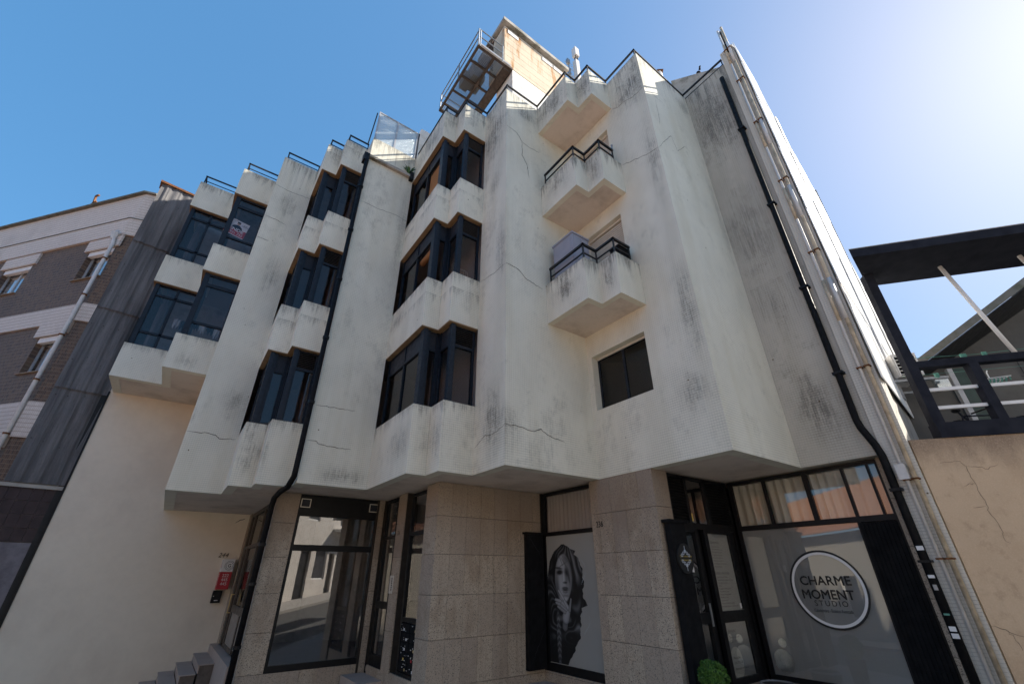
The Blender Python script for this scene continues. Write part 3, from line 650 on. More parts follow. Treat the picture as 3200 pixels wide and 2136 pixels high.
bpart('junction_box', MB().fb(FE, 1.725, 1.835, 2.71, 2.91, .04, .15), M['pvc'])
# corrugated sheets on the right party wall
PO = Vector((x8 + .02, 1.60, 0)); PN = Vector((LOT.y, -LOT.x, 0)); FP = Fr(PO, LOT, PN)
bpart('party_wall', MB().fb(FP, .0, 9.5, gz(7.9, 1.6) - .3, 9.8, -.3, -.03).fb(FP, 0, 6.7, 9.8, 11.8, -.3, -.03).fb(FP, 0, 2.0, 11.8, 13.0, -.3, -.03), M['concrete'])
def top_z(s): return float(np.interp(s, [0, 1.7, 2.2, 5.5, 6.8, 9.5], [13.05, 13.5, 12.6, 12.05, 10.1, 8.0]))
def sheet(s0, s1, z0, z1, dd, name='wall_sheet'):
    b = MB(); n = max(8, int((s1 - s0) / .0127)); vs = []
    for i in range(n + 1):
        s_ = s0 + (s1 - s0) * i / n; w_ = .011 * math.sin(6.2832 * s_ / .076)
        zt = min(z1, top_z(s_)); vs += [FP.p(s_, min(z0, zt), dd + w_ + .012), FP.p(s_, zt, dd + w_)]
    b.add(vs, [(2 * i, 2 * i + 2, 2 * i + 3, 2 * i + 1) for i in range(n)])
    return b.build(name, M['white_sheet'], BLD, smooth=True, recalc=False)
zz = [4.2, 5.9, 7.6, 9.3, 11.0, 12.3, 13.7]
for i in range(6):
    for k in range(4):
        sa, sb = k * 2.4 - (.1 if k == 0 else 0), (k + 1) * 2.4
        if top_z(sa) > zz[i] or top_z(sb) > zz[i]: sheet(sa, min(sb, 9.5), zz[i] - .06, zz[i + 1] + .06, .012)
bpart('corner_flashing', MB().hexa([FP.p(2.15, 4.4, .02), FP.p(2.4, 4.4, .02), FP.p(2.4, 4.4, .06), FP.p(2.15, 4.4, .06), FP.p(2.15, 12.4, .02), FP.p(2.4, 12.4, .02), FP.p(2.4, 12.4, .06), FP.p(2.15, 12.4, .06)]), M['alu'])

# ---- rooftop machine room with service platform
ymr = 6.14
mr = bpart('machine_room', MB().box(4.48, ymr, 12.1, 6.72, 7.0, 15.02), M['whitewall'])
MB().box(4.20, ymr + .03, 15.02, 6.72, 7.0, 17.22).build('upper_box', M['whitewall'], mr)
MB().box(4.08, ymr - .12, 17.24, 6.86, 7.12, 17.40).build('roof_cap', M['moss'], mr)
k = 0; z_ = 15.05
while z_ < 17.1:
    piece('board', M['board'], mr, FA(ymr), 4.18, 6.72, z_, z_ + .166, -.028, .004 + .002 * (k % 2)); z_ += .1715; k += 1
z_ = 15.05
while z_ < 17.1:
    piece('board', M['board'], mr, FB(4.20), ymr + .0, 7.0, z_, z_ + .166, .001, .016); z_ += .1715
for a, c in ((4.30, 4.72), (5.72, 6.16), (6.22, 6.66)): piece('vent_panel', M['white'], mr, FA(ymr), a, c, 16.84, 17.02, .007, .022)
plat = bpart('service_platform', MB().box(3.27, 6.12, 14.98, 3.33, 8.6, 15.08).box(4.42, 6.12, 14.98, 4.475, 8.6, 15.08).box(3.33, 6.12, 14.98, 4.42, 6.2, 15.08).box(3.33, 8.53, 14.98, 4.42, 8.6, 15.08).box(3.80, 6.2, 14.96, 3.87, 8.53, 15.05).box(4.2, 6.2, 14.90, 4.42, 8.53, 15.02), M['steelbrown'])
g = MB(); 
for i in range(60): g.box(3.33, 6.2 + i * .039, 15.055, 4.2, 6.2 + i * .039 + .009, 15.075)
for i in range(18): g.box(3.34 + i * .05, 6.2, 15.05, 3.347 + i * .05, 8.53, 15.07)
o = g.build('grating', M['galv'], plat); o['kind'] = 'stuff'
for i in range(4): piece('cross_beam', M['steelbrown'], plat, FA(6.6 + i * .55), 3.33, 4.42, 14.97, 15.04, -.05, 0)
piece('toe_board', M['alu'], plat, FA(6.12), 3.33, 4.40, 15.09, 15.16, -.02, 0)
rl = MB()
for h in (.80, .42):
    rl.tube([(3.29, 6.13, 15.05 + h), (3.29, 8.57, 15.05 + h)], .018, 6); rl.tube([(3.33, 6.13, 15.05 + h), (4.11, 6.13, 15.05 + h)], .018, 6); rl.tube([(3.29, 8.57, 15.05 + h), (4.2, 8.57, 15.05 + h)], .018, 6)
for p in ((3.27, 6.13), (3.33, 6.13), (4.11, 6.13), (3.29, 7.35), (3.29, 8.57)): rl.tube([(*p, 15.0), (*p, 15.86)], .02, 6)
rl.build('railing', M['galv'], plat)
cg = MB()      # the hoist wheel and coiled gear on the platform
for rr in (.42, .26): cg.tube([(3.95 + .02 * math.cos(a), 6.75 + rr * math.cos(a), 16.35 + rr * math.sin(a)) for a in [i * math.pi / 10 for i in range(21)]], .014, 5)
for i in range(8):
    a = i * math.pi / 4; cg.bar((3.95, 6.75, 16.35), (3.95, 6.75 + .42 * math.cos(a), 16.35 + .42 * math.sin(a)), .03, .015)
cg.box(3.75, 6.6, 15.75, 4.05, 7.0, 16.1).box(3.6, 6.95, 15.08, 4.0, 7.5, 15.8).box(3.45, 7.2, 15.08, 3.7, 7.6, 15.5).tube([(4.0, 6.55, 15.1), (4.0, 6.55, 16.4)], .04, 8)
cg.build('hoist_gear', M['steelbrown'], plat)
# rooftop chimney, rear parapet
chim = bpart('chimney', MB().tube([(8.10, 3.60, 11.9), (8.10, 3.60, 14.95)], .085, 14), M['pvc'], True)
b = MB(); c_ = Vector((8.10, 3.60, 14.9)); b.add([c_ + Vector((.16, 0, 0)), c_ + Vector((0, .16, 0)), c_ + Vector((-.16, 0, 0)), c_ + Vector((0, -.16, 0)), c_ + Vector((0, 0, .22))], [(0, 1, 4), (1, 2, 4), (2, 3, 4), (3, 0, 4), (3, 2, 1, 0)])
b.build('chimney_cowl', M['rust'], chim)
bpart('vent_duct', MB().box(7.95, 3.85, 12.1, 8.15, 4.05, 14.95), M['galv'])
bpart('rear_parapet', MB().hexa([(8.30, 3.42, 12.0), (8.75, 2.2, 12.0), (8.95, 2.28, 12.0), (8.5, 3.5, 12.0), (8.30, 3.42, 14.46), (8.75, 2.2, 13.9), (8.95, 2.28, 13.9), (8.5, 3.5, 14.46)]), M['moss'])
# ---- cracks in the plaster
P3 = [[[3.874, 11.242], [4.179, 11.214], [4.348, 10.988], [4.575, 10.952], [4.881, 10.992]], [[4.331, 10.975], [4.329, 10.483], [4.471, 10.307], [4.497, 10.014], [4.536, 9.85]], [[3.876, 3.748], [4.229, 3.752], [4.393, 3.721], [4.602, 3.78], [4.811, 3.701], [5.137, 3.653]], [[3.869, 7.03], [4.055, 7.018], [4.194, 6.982], [4.389, 6.843], [4.561, 6.805], [4.794, 6.761]]]
cracks('crack', P3, FA(y8), M['crack'], BLD, .014)
cracks('crack', [[[6.537, 7.117], [6.202, 7.062], [5.887, 7.024], [5.577, 7.037]], [[6.5, 3.55], [6.2, 3.7], [5.9, 3.66], [5.58, 3.75]]], FB(x6), M['crack'], BLD, .009)
cracks('crack', [[[3.953, 11.656], [3.771, 11.519], [3.561, 11.514], [3.361, 11.387], [3.04, 11.363]], [[3.935, 9.65], [3.783, 9.59], [3.552, 9.482], [3.303, 9.369], [3.045, 9.312]]], F7, M['crack'], BLD, .012)
cracks('crack', [[[5.937, 11.409], [6.123, 11.394], [6.6, 11.35]], [[5.939, 9.327], [6.172, 9.669], [6.55, 10.165], [6.672, 9.741], [7.074, 10.217], [7.277, 10.132]], [[6.282, 11.224], [6.249, 10.623], [6.195, 10.266]]], FA(y9), M['crack'], BLD, .008)
cracks('crack', [[[1.59, 4.614], [1.811, 4.615], [2.124, 4.618], [2.385, 4.64]], [[1.58, 3.894], [1.735, 3.901], [1.813, 3.843], [2.099, 3.83], [2.436, 3.829]], [[1.595, 10.205], [1.81, 10.217], [2.033, 10.202], [2.256, 10.222], [2.565, 10.25], [2.86, 10.195]]], FA(y5), M['crack'], BLD, .011)
cracks('crack', [[[-.37, 4.276], [.011, 4.286], [.158, 4.273], [.242, 4.209], [.372, 4.223], [.544, 4.242]], [[-.372, 10.372], [-.135, 10.348], [.191, 10.3]], [[-.371, 9.578], [-.075, 9.581]], [[-.37, 11.556], [-.047, 11.5], [.574, 11.535]]], FA(y2), M['crack'], BLD, .012)

# ------------------------------------------------------------------ ground floor
ZJ = [.10, .705, 1.315, 1.92, 2.53, S + .004]
def stone(F, u0, u1, z0, z1, wu=.305, start=None, zj=ZJ, d=0.):
    us = [u0]; u = (start if start is not None else u0)
    while u < u1 - .05:
        if u > u0 + .05: us.append(u)
        u += wu
    us.append(u1); zs = [z0] + [z for z in zj if z0 + .05 < z < z1 - .02] + [z1]
    for i in range(len(us) - 1):
        for j in range(len(zs) - 1):
            e = random.uniform(-.0012, .0012)
            piece('granite_slab', M['granite'], BLD, F, us[i] + .0017, us[i + 1] - .0017, zs[j] + .0032, zs[j + 1] - .0032, d - .022, d + e)
LOW = -.75
gb = MB()      # backing behind the cladding
gb.box(1.522, 10.172, LOW, 1.90, 11.0, S).box(3.56, 10.13, LOW, 3.8, 10.3, S).box(3.71, 8.83, LOW, 3.95, 9.22, S).box(3.685, 7.38, LOW, 3.95, 7.80, S).box(3.685, 7.373, LOW, 6.1, 7.55, S)
gb.box(5.935, 4.455, LOW, 6.3, 5.80, S).box(8.085, 1.98, LOW, 8.3, 2.09, S).box(1.9, 10.18, LOW, 3.6, 10.4, .10).box(3.73, 9.30, LOW, 3.95, 9.98, .10).box(3.725, 7.8, LOW, 3.95, 8.83, .12)
gb.box(6.005, 5.8, LOW, 6.2, 7.35, .12).box(6.3, 4.46, LOW, 8.1, 4.6, .18).box(8.09, 2.09, LOW, 8.3, 4.46, .18)
bpart('cladding_back', gb, M['grout'])
stone(FA(10.15), 1.50, 1.93, LOW, S, wu=.43)                       # column by the drainpipe
stone(FB(1.50), 10.15, 11.0, LOW, S, wu=.43)
stone(FA(10.15), 1.93, 3.61, LOW, .10, start=1.93)
stone(FA(10.11), 3.60, 3.72, LOW, S)
stone(FB(3.69), 9.22 - .38, 9.22, .10, S, wu=.4); stone(FA(8.84), 3.70, 3.92, .10, S, wu=.4)
stone(FB(3.705), 8.84, 9.98, LOW, .10); stone(FB(3.705), 7.8, 8.84, LOW, .12)
stone(FB(3.66), 7.35, 7.83, LOW, S, wu=.5)
stone(FA(7.35), 3.66, 5.985, LOW, S, start=3.65)
stone(FB(5.985), 5.83, 7.35, LOW, .13)
stone(FB(5.912), 4.43, 5.83, LOW, S, start=4.43)
stone(FA(4.432), 5.915, 6.30, LOW, S, wu=.4)
stone(FB(8.062), 1.975, 2.095, LOW, S, wu=.3)
stone(FA(4.44), 6.30, 8.07, LOW, .18); stone(FB(8.068), 2.095, 4.43, LOW, .18)
# floor and rear of the shops
GP = [(1.7, 14.6), (1.7, 10.3), (3.75, 10.3), (3.75, 7.5), (6.1, 7.5), (6.1, 4.6), (8.2, 4.6), (8.2, 2.0), (11.3, 2.6), (4.6, 15.0)]
bpart('shop_floor', MB().prism(GP, -.02, .06), M['room'])
bpart('partition', MB().fb(Fr(Vector((4.6, 14.8, 0)), Vector((.47, -.88, 0)), Vector((-.88, -.47, 0))), 0, 13.6, .06, S, -.1, 0), M['room'])
bpart('partition', MB().box(3.95, 8.9, .06, 6.6, 9.02, S), M['room'])
bpart('partition', MB().box(6.2, 4.75, .06, 8.8, 4.87, S), M['blackmat'])
bpart('step', MB().box(3.27, 9.10, LOW, 3.70, 10.09, -.035), M['step']); bpart('step', MB().box(5.55, 5.95, LOW, 5.96, 7.326, -.02), M['step'])
# black-framed shop window
def frame(F, bars, name, mt, parent=BLD, d0=-.07, d1=-.005):
    b = MB()
    for k in bars: b.fb(F, k[0], k[1], k[2], k[3], k[4] if len(k) > 4 else d0, k[5] if len(k) > 5 else d1)
    return b.build(name, mt, parent)
F = FA(10.15)
sh = frame(F, [(1.93, 1.985, .10, 3.09), (3.55, 3.60, .10, 3.09), (1.985, 3.55, 2.68, 3.09), (1.985, 3.55, 2.04, 2.15), (1.985, 3.55, .10, .2)], 'shop_window', M['black'])
piece('pane', M['shopglass'], sh, F, 1.985, 3.55, 2.15, 2.68, -.045, -.037); piece('pane', M['shopglass'], sh, F, 1.985, 3.55, .2, 2.04, -.045, -.037)
for a in (1.955, 3.385):
    v_ = frame(F, [(a, a + .19, 2.84, 2.855), (a, a + .19, 2.995, 3.01), (a, a + .015, 2.855, 2.995), (a + .175, a + .19, 2.855, 2.995)], 'vent_frame', M['shutter'], sh, -.01, .012)
piece('vent_grille', M['panel'], sh, F, 1.97, 2.13, 2.855, 2.995, -.006, .003); piece('vent_grille', M['panel'], sh, F, 3.40, 3.56, 2.855, 2.995, -.006, .003)
# entrance door and side light with letter boxes
F = FB(3.72)
dr = frame(F, [(9.90, 9.98, .10, 3.08), (9.30, 9.36, .10, 3.08), (9.36, 9.90, 3.02, 3.08), (9.36, 9.90, 2.28, 2.33), (9.36, 9.90, 1.03, 1.15), (9.36, 9.90, .10, .28)], 'door', M['black'])
for e, g in ((2.33, 3.02), (1.15, 2.28), (.28, 1.03)): piece('pane', M['shopglass'], dr, F, 9.36, 9.90, e, g, -.045, -.037)
piece('door_sticker', M['paper'], dr, F, 9.38, 9.44, 2.04, 2.13, -.036, -.034)
wd = frame(F, [(8.55, 8.62, .12, 3.05), (7.81, 7.86, .12, 3.05), (7.86, 8.55, 3.0, 3.05), (7.86, 8.55, 2.28, 2.34), (7.86, 8.55, .88, .95), (7.86, 8.55, .12, .17)], 'side_light', M['black'])
piece('pane', M['shopglass'], wd, F, 7.86, 8.55, 2.34, 3.0, -.045, -.037); piece('pane', M['shopglass'], wd, F, 7.86, 8.55, .95, 2.28, -.045, -.037)
for r_ in range(5):
    for c_ in range(2):
        a, e = 7.875 + c_ * .335, .185 + r_ * .138
        lb = piece('letter_box', M['blackmat'], wd, F, a, a + .325, e, e + .13, -.05, -.012 + .002 * c_)
random.seed(3)
cols = ['paper', 'brass', 'red', 'gold', 'brass', 'paper', 'brass', 'paper', 'brass', 'paper']
for r_ in range(5):
    for c_ in range(2):
        a, e = 7.875 + c_ * .335 + .17 * random.random() + .04, .185 + r_ * .138
        piece('name_tag', M[cols[(r_ * 2 + c_) % 10]], wd, F, a, a + .045, e + .02, e + .055, -.0105, -.007)
        for q in range(5):
            uu = a + random.uniform(-.12, .15); zz = e + random.uniform(.01, .11); piece('scratch', M['paper'], wd, F, uu, uu + random.uniform(.006, .03), zz, zz + random.uniform(.004, .014), -.0105, -.008)
# intercom + numbers
ic = frame(FB(3.69), [(9.17, 9.22, 1.30, 1.60, .0, .012), (9.06, 9.17, 1.30, 1.60, 0, .008)], 'intercom', M['shutter'])
for i in range(6): piece('button', M['ink'], ic, FB(3.69), 9.10, 9.14, 1.35 + i * .037, 1.375 + i * .037, .008, .011)
text('236', FB(3.69), 9.06, 2.32, .11, M['crack'], BLD, 'house_number', .002, sx=.8)
text('236', FB(5.912), 5.65, 2.32, .135, M['grout'], BLD, 'house_number', .004, ext=.003, sx=.8)
# portrait window
F = FB(6.0)
pw = frame(F, [(7.24, 7.33, .13, 3.08), (5.83, 5.86, .13, 3.08), (5.86, 7.24, 3.03, 3.08), (5.86, 7.24, 2.27, 2.34), (5.86, 7.24, .13, .25)], 'shop_window', M['black'])
piece('pane', M['glass'], pw, F, 5.86, 7.24, 2.34, 3.03, -.045, -.037); piece('pane', M['glass'], pw, F, 5.86, 7.24, .25, 2.27, -.045, -.039)
piece('frosted_film', M['film2'], pw, F, 5.86, 7.24, .25, 2.27, -.036, -.032)
curtain('curtain', F, 5.86, 7.22, 2.3, 3.02, -.10, M['curtain'], pw, .10, .03)
# printed portrait: painted as colours on a flat grid just behind the glass
def portrait():
    nu, nz = 150, 250; U = np.linspace(-.04, 1.06, nu)[None, :]; Zv = np.linspace(.26, 2.11, nz)[:, None]
    Ug = np.repeat(U, nz, 0); Zg = np.repeat(Zv, nu, 1)
    rng = np.random.default_rng(5)
    sm = lambda x, a, b_: np.clip((x - a) / (b_ - a), 0, 1) ** 2 * (3 - 2 * np.clip((x - a) / (b_ - a), 0, 1))
    def ell(cu, cz, ru, rz, rot=0, soft=.15):
        a, b_ = (Ug - cu), (Zg - cz); c_, s_ = math.cos(rot), math.sin(rot); p, q = (a * c_ + b_ * s_) / ru, (-a * s_ + b_ * c_) / rz
        return 1 - sm(np.sqrt(p * p + q * q), 1 - soft, 1 + soft)
    lx = np.interp(Zg, [.26, .9, 1.5, 1.84, 2.0, 2.1], [-.1, -.1, -.04, .06, .2, .40]); rx = np.interp(Zg, [.28, .34, .47, .69, .92, 1.1, 1.145, 1.19, 1.25, 1.47, 1.72, 1.85, 1.93, 1.99, 2.03, 2.10],
        [.44, .52, .62, .79, .82, .86, 1.02, 1.0, .90, .955, .93, .86, .76, .80, .66, .5])
    wob = .012 * np.sin(Zg * 31) + .008 * np.sin(Zg * 67 + 1)
    alpha = (sm(Ug, lx - .005, lx + .012) * (1 - sm(Ug, rx + wob - .006, rx + wob + .006)))
    img = np.full((nz, nu), .012)
    # hair strands
    
    def vn(fu, fz):
        gq = rng.random((int(fz) + 3, int(fu) + 3)); a, c = (Ug + .1) / 1.3 * fu, (Zg - .2) / 2. * fz; i, j = np.floor(c).astype(int), np.floor(a).astype(int); p, q = c - i, a - j
        p, q = p * p * (3 - 2 * p), q * q * (3 - 2 * q); return (gq[i, j] * (1 - q) + gq[i, j + 1] * q) * (1 - p) + (gq[i + 1, j] * (1 - q) + gq[i + 1, j + 1] * q) * p
    ph = Ug * 22 + 14 * vn(3, 5) + 6 * vn(6, 9) + 9 * np.sin(Zg * 2.2 + Ug * 2.5); cl = vn(5, 7)
    st = .5 + .5 * np.sin(ph); st2 = .5 + .5 * np.sin(ph * 2.3 + 2 * np.sin(Zg * 5))
    img += (.09 * st ** 5 * sm(Zg, .5, 1.2) + .05 * st2 ** 6 * sm(Zg, .35, 1.)) * sm(cl, .35, .8)
    img += .16 * ell(.72, 1.72, .20, .22, .4, .6) * st ** 2 + .10 * ell(.50, 1.95, .24, .12, 0, .6) * st2 ** 2 + .08 * ell(.75, 1.0, .1, .45, .1, .6) * st ** 3 + .07 * ell(.12, 1.2, .08, .5, 0, .6) * st2 ** 3
    face = ell(.425, 1.55, .225, .385, -.06, .06)
    shade = .20 + .10 * sm(Ug, .24, .36) - .13 * sm(Ug, .46, .62) + .05 * ell(.36, 1.80, .14, .12, 0, .7) + .05 * ell(.33, 1.47, .08, .12, 0, .7)
    sk = np.clip(shade, .02, 1)
    def dark(msk, k):
        nonlocal sk; sk = sk * (1 - msk * k)
    dark(ell(.335, 1.645, .085, .042, .08, .5), .95); dark(ell(.31, 1.712, .10, .020, -.10, .5), .8); dark(ell(.56, 1.645, .09, .06, -.05, .7), .9)
    dark(ell(.47, 1.478, .055, .018, 0, .4), .8); dark(ell(.51, 1.56, .03, .12, 0, .7), .45)
    dark(ell(.465, 1.385, .085, .028, 0, .35), .75); dark(ell(.465, 1.36, .09, .007, 0, .4), .9); dark(ell(.465, 1.335, .065, .028, 0, .4), .55); dark(ell(.47, 1.27, .08, .022, 0, .6), .4)
    sk += .10 * ell(.44, 1.56, .018, .1, 0, .6) + .07 * ell(.455, 1.335, .03, .01, 0, .6) + .08 * ell(.47, 1.22, .06, .04, 0, .7)
    dark(sm(Zg, 1.14, 1.20) * 0 + ell(.25, 1.30, .06, .25, 0, .6), .5)
    img = img * (1 - face) + sk * face
    # fringe falling over the right side of the face
    fr = sm(Ug, np.interp(Zg, [1.2, 1.4, 1.6, 1.8, 1.95], [.62, .60, .52, .44, .38]) - .02 + .015 * np.sin(Zg * 40), np.interp(Zg, [1.2, 1.4, 1.6, 1.8, 1.95], [.62, .60, .52, .44, .38]) + .05)
    img = img * (1 - fr * face * .92) + fr * face * (.03 + .13 * st ** 3)
    for cu_, cz_, ro in ((.37, 1.86, .5), (.47, 1.80, .75), (.43, 1.77, -1.2)): img = img * (1 - .6 * ell(cu_, cz_, .012, .13, ro, .5)) + .05 * ell(cu_, cz_, .012, .13, ro, .5)
    # hand under the chin: palm and four fingers with knuckle creases
    hand = np.zeros_like(img); hs = np.zeros_like(img)
    def seg(p, q, r0, r1, tone):
        nonlocal hand, hs
        a = np.array(p); d_ = np.array(q) - a; L = d_ @ d_; t_ = np.clip(((Ug - a[0]) * d_[0] + (Zg - a[1]) * d_[1]) / L, 0, 1)
        px, pz = a[0] + t_ * d_[0], a[1] + t_ * d_[1]; r = r0 + (r1 - r0) * t_; q_ = np.hypot(Ug - px, Zg - pz) / r
        mk = 1 - sm(q_, .85, 1.08); sh = tone * (1 - .9 * np.clip(q_, 0, 1) ** 3); hs = hs * (1 - mk) + sh * mk; hand = np.maximum(hand, mk)
    seg((.41, .80), (.44, .95), .075, .085, .14); seg((.44, .93), (.50, 1.06), .10, .085, .30)
    seg((.43, 1.02), (.30, 1.075), .033, .029, .24); seg((.30, 1.075), (.245, 1.10), .029, .022, .27)
    seg((.47, 1.06), (.30, 1.135), .034, .030, .28); seg((.30, 1.135), (.20, 1.155), .030, .023, .29)
    seg((.50, 1.09), (.32, 1.185), .035, .031, .31); seg((.32, 1.185), (.185, 1.205), .031, .023, .32)
    seg((.52, 1.08), (.40, 1.22), .036, .032, .33); seg((.40, 1.22), (.285, 1.345), .031, .022, .35)
    seg((.55, 1.05), (.60, 1.22), .034, .022, .22)
    img = img * (1 - hand) + hs * hand
    # braid and lower fade
    br = ell(.24, .62, .05, .42, .0, .3); img += br * (.05 + .09 * (np.sin(Zg * 70 + np.abs(Ug - .24) * 60) > .2)) * .8
    img = np.clip(img, .004, 1)
    me = bpy.data.meshes.new('portrait_print'); vs, cs, idx, fs = [], [], {}, []
    org = root_loc(pw)
    for j in range(nz):
        for i in range(nu):
            vs.append(F.p(7.22 - U[0, i], Zv[j, 0], -.0305) - org)
    for j in range(nz - 1):
        for i in range(nu - 1):
            if alpha[j, i] + alpha[j + 1, i + 1] > 1.0: fs.append((j * nu + i, j * nu + i + 1, (j + 1) * nu + i + 1, (j + 1) * nu + i))
    me.from_pydata(vs, [], fs); at = me.color_attributes.new('print', 'FLOAT_COLOR', 'POINT')
    v = img.reshape(-1); c4 = np.stack([v * .95, v * 1.0, v * 1.08, np.ones_like(v)], 1).astype(np.float32); at.data.foreach_set('color', c4.reshape(-1))
    me.materials.append(M['print']); o = bpy.data.objects.new('portrait_print', me); COL.objects.link(o); o.parent = pw
    rim = MB(); 
    for k in range(5):   # fine stray hairs at the right of the print
        pts = []; 
        for q in range(9):
            t_ = q / 8; pts.append((.92 + .09 * math.sin(t_ * 3.1 + k * .3) + .01 * k, (1.85 if k < 3 else 1.08) - t_ * (.34 if k < 3 else .26) - .03 * k))
        for (a, e), (c, g) in zip(pts, pts[1:]): rim.add([F.p(7.22 - a, e, -.0302), F.p(7.22 - c, g, -.0302), F.p(7.22 - c, g + .004, -.0302), F.p(7.22 - a, e + .004, -.0302)], [(0, 1, 2, 3)])
    rim.build('hair_print', M['silver'], pw)
portrait()
# folded black gate on the granite, left of the portrait
def concertina(name, F, u0, u1, z0, z1, d, n, parent=BLD, mt=None, dep=.03):
    b = MB(); 
    for i in range(n):
        a = u0 + (u1 - u0) * i / n; w_ = (u1 - u0) / n
        b.fb(F, a + w_ * .12, a + w_ * .62, z0, z1, d, d + dep); b.fb(F, a + w_ * .62, a + w_ * 1.12, z0, z1, d, d + dep * .45)
    for z_ in (z0 + .35, z0 + .95, z0 + 1.55): b.fb(F, u0, u1, z_, z_ + .012, d + dep * .5, d + dep + .004)
    return b.build(name, mt or M['black'], parent)
bpart('folded_gate', MB().fb(FA(7.35), 5.56, 5.95, .16, 2.30, .006, .11).fb(FA(7.35), 5.52, 5.98, 2.30, 2.335, .004, .14), M['blackmat'])
cracks('gate_seam', [[[5.60, 2.26], [5.9, 1.9]], [[5.62, .25], [5.92, .75]]], Fr((0, 7.35 - .112, 0), (1, 0, 0), (0, -1, 0)), M['panel'], BLD, .006)
# salon entrance
F = FA(4.45)
sd_ = frame(F, [(6.30, 6.36, 2.25, 3.08), (6.76, 6.83, 2.34, 3.08), (7.33, 7.40, 2.34, 3.08), (8.02, 8.07, .19, 3.08), (6.36, 8.02, 2.25, 2.34), (6.36, 8.02, 3.03, 3.08), (6.36, 6.44, .19, 2.25), (6.83, 6.90, .19, 2.25), (7.08, 7.18, .19, 2.25), (7.80, 7.90, .19, 2.25), (7.18, 7.80, 2.2, 2.25), (7.18, 7.80, .95, 1.10), (7.18, 7.80, .19, .27), (6.44, 6.83, .96, 1.10), (6.44, 6.83, 2.2, 2.25), (6.44, 6.83, .19, .27), (6.90, 7.08, .19, 2.25, -.12, -.09), (7.90, 8.02, .19, 2.25, -.07, -.04)], 'entrance_frame', M['black'])
for a, c in ((6.36, 6.76), (7.40, 8.02)):
    for i in range(15):
        z_ = 2.35 + i * .0455; b = MB(); b.hexa([F.p(a, z_, -.01), F.p(c, z_, -.01), F.p(c, z_ + .02, -.05), F.p(a, z_ + .02, -.05), F.p(a, z_ + .01, -.005), F.p(c, z_ + .01, -.005), F.p(c, z_ + .032, -.045), F.p(a, z_ + .032, -.045)]); b.build('louver_slat', M['blackmat'], sd_)
    piece('louver_back', M['black'], sd_, F, a, c, 2.34, 3.03, -.07, -.055)
piece('pane', M['shopglass'], sd_, F, 6.83, 7.33, 2.34, 3.03, -.045, -.037)
piece('yellow_sticker', M['gold'], sd_, F, 6.86, 6.91, 2.37, 2.49, -.036, -.034)
for e, g in ((1.10, 2.2), (.27, .96)):
    piece('pane', M['shopglass'], sd_, F, 6.44, 6.83, e, g, -.045, -.037); piece('frosted_film', M['film2'], sd_, F, 6.44, 6.62, e, g, -.055, -.05)
for e, g in ((1.10, 2.2), (.27, .95)):
    piece('pane', M['shopglass'], sd_, F, 7.18, 7.80, e, g, -.03, -.024); piece('frosted_film', M['film'], sd_, F, 7.18, 7.80, e, g, -.045, -.040)
MB().bar(F.p(6.80, 1.22, .04), F.p(6.80, .93, .04), .02).build('door_handle', M['galv'], sd_)
piece('notice', M['paper'], sd_, F, 6.57, 6.68, 1.63, 1.75, -.036, -.034); piece('notice', M['red'], sd_, F, 6.46, 6.56, 1.13, 1.25, -.036, -.034); piece('notice', M['paper'], sd_, F, 7.73, 7.77, 1.12, 1.19, -.022, -.02)
L1 = ['· Corte Feminino', '· Coloração & Ammonia', '· Massagem Modelante', '· Progressiva Orgânica', '· Ondulação Orgânica', '· Penteados de Noiva', '· Maquilhagem Social, Noivas', '· Terapia Capilar']
L2 = ['· Laser Diodo 3 Ondas', '· Radiofrequência Rosto e Corpo', '· Drenagem Linfática', '· Unhas', '· Massagem Pedra Quente', '· Tratamentos Faciais', '· Pestanas Alongamento', '· Pestanas Lifting', '· Unhas de Gel', '· Pedicure Medical Cuidada', 'Micropigmentação de Sobrancelha']
text('Cabeleireiro', F, 7.23, 2.05, .062, M['ink'], sd_, d=-.037, align='LEFT', sx=.9)
for i, s_ in enumerate(L1): text(s_, F, 7.24, 1.995 - i * .042, .034, M['ink'], sd_, d=-.037, align='LEFT')
text('Estética Avançada', F, 7.23, 1.60, .062, M['ink'], sd_, d=-.037, align='LEFT', sx=.9)
for i, s_ in enumerate(L2): text(s_, F, 7.24, 1.55 - i * .040, .034, M['ink'], sd_, d=-.037, align='LEFT')
for s_, z_, h_ in (('Horário', .82, .06), ('Terça a Sábado', .745, .045), ('9:30 / 19:00', .69, .045), ('Marcações', .49, .042), ('+351 910 230 …', .43, .042), ('charmemomentstudio', .36, .042)):
    text(s_, F, 7.27, z_, h_, M['ink'], sd_, d=-.037, align='LEFT')
def disc(F, u, z, ru, rz, d, mt, name, parent, th=.002, n=28, cut=None):
    pts = [(u + ru * math.cos(6.2832 * i / n), z + rz * math.sin(6.2832 * i / n)) for i in range(n)]
    b = MB().add([F.p(a, max(c, cut) if cut is not None else c, d) for a, c in pts] + [F.p(a, max(c, cut) if cut is not None else c, d - th) for a, c in pts], [tuple(range(n)), tuple(range(2 * n - 1, n - 1, -1))] + [(i, (i + 1) % n, n + (i + 1) % n, n + i) for i in range(n)])
    return b.build(name, mt, parent)
disc(F, 7.29, .75, .055, .055, -.0385, M['curtain'], 'window_decal', sd_); disc(F, 7.36, .44, .16, .20, -.0388, M['curtain'], 'window_decal', sd_); disc(F, 6.50, .55, .10, .14, -.049, M['curtain'], 'window_decal', sd_)
fg = bpart('folded_gate', MB().fb(FA(4.432), 6.0, 6.36, .19, 2.29, .03, .13).fb(FA(4.432), 5.97, 6.40, 2.29, 2.335, .004, .16), M['blackmat'])
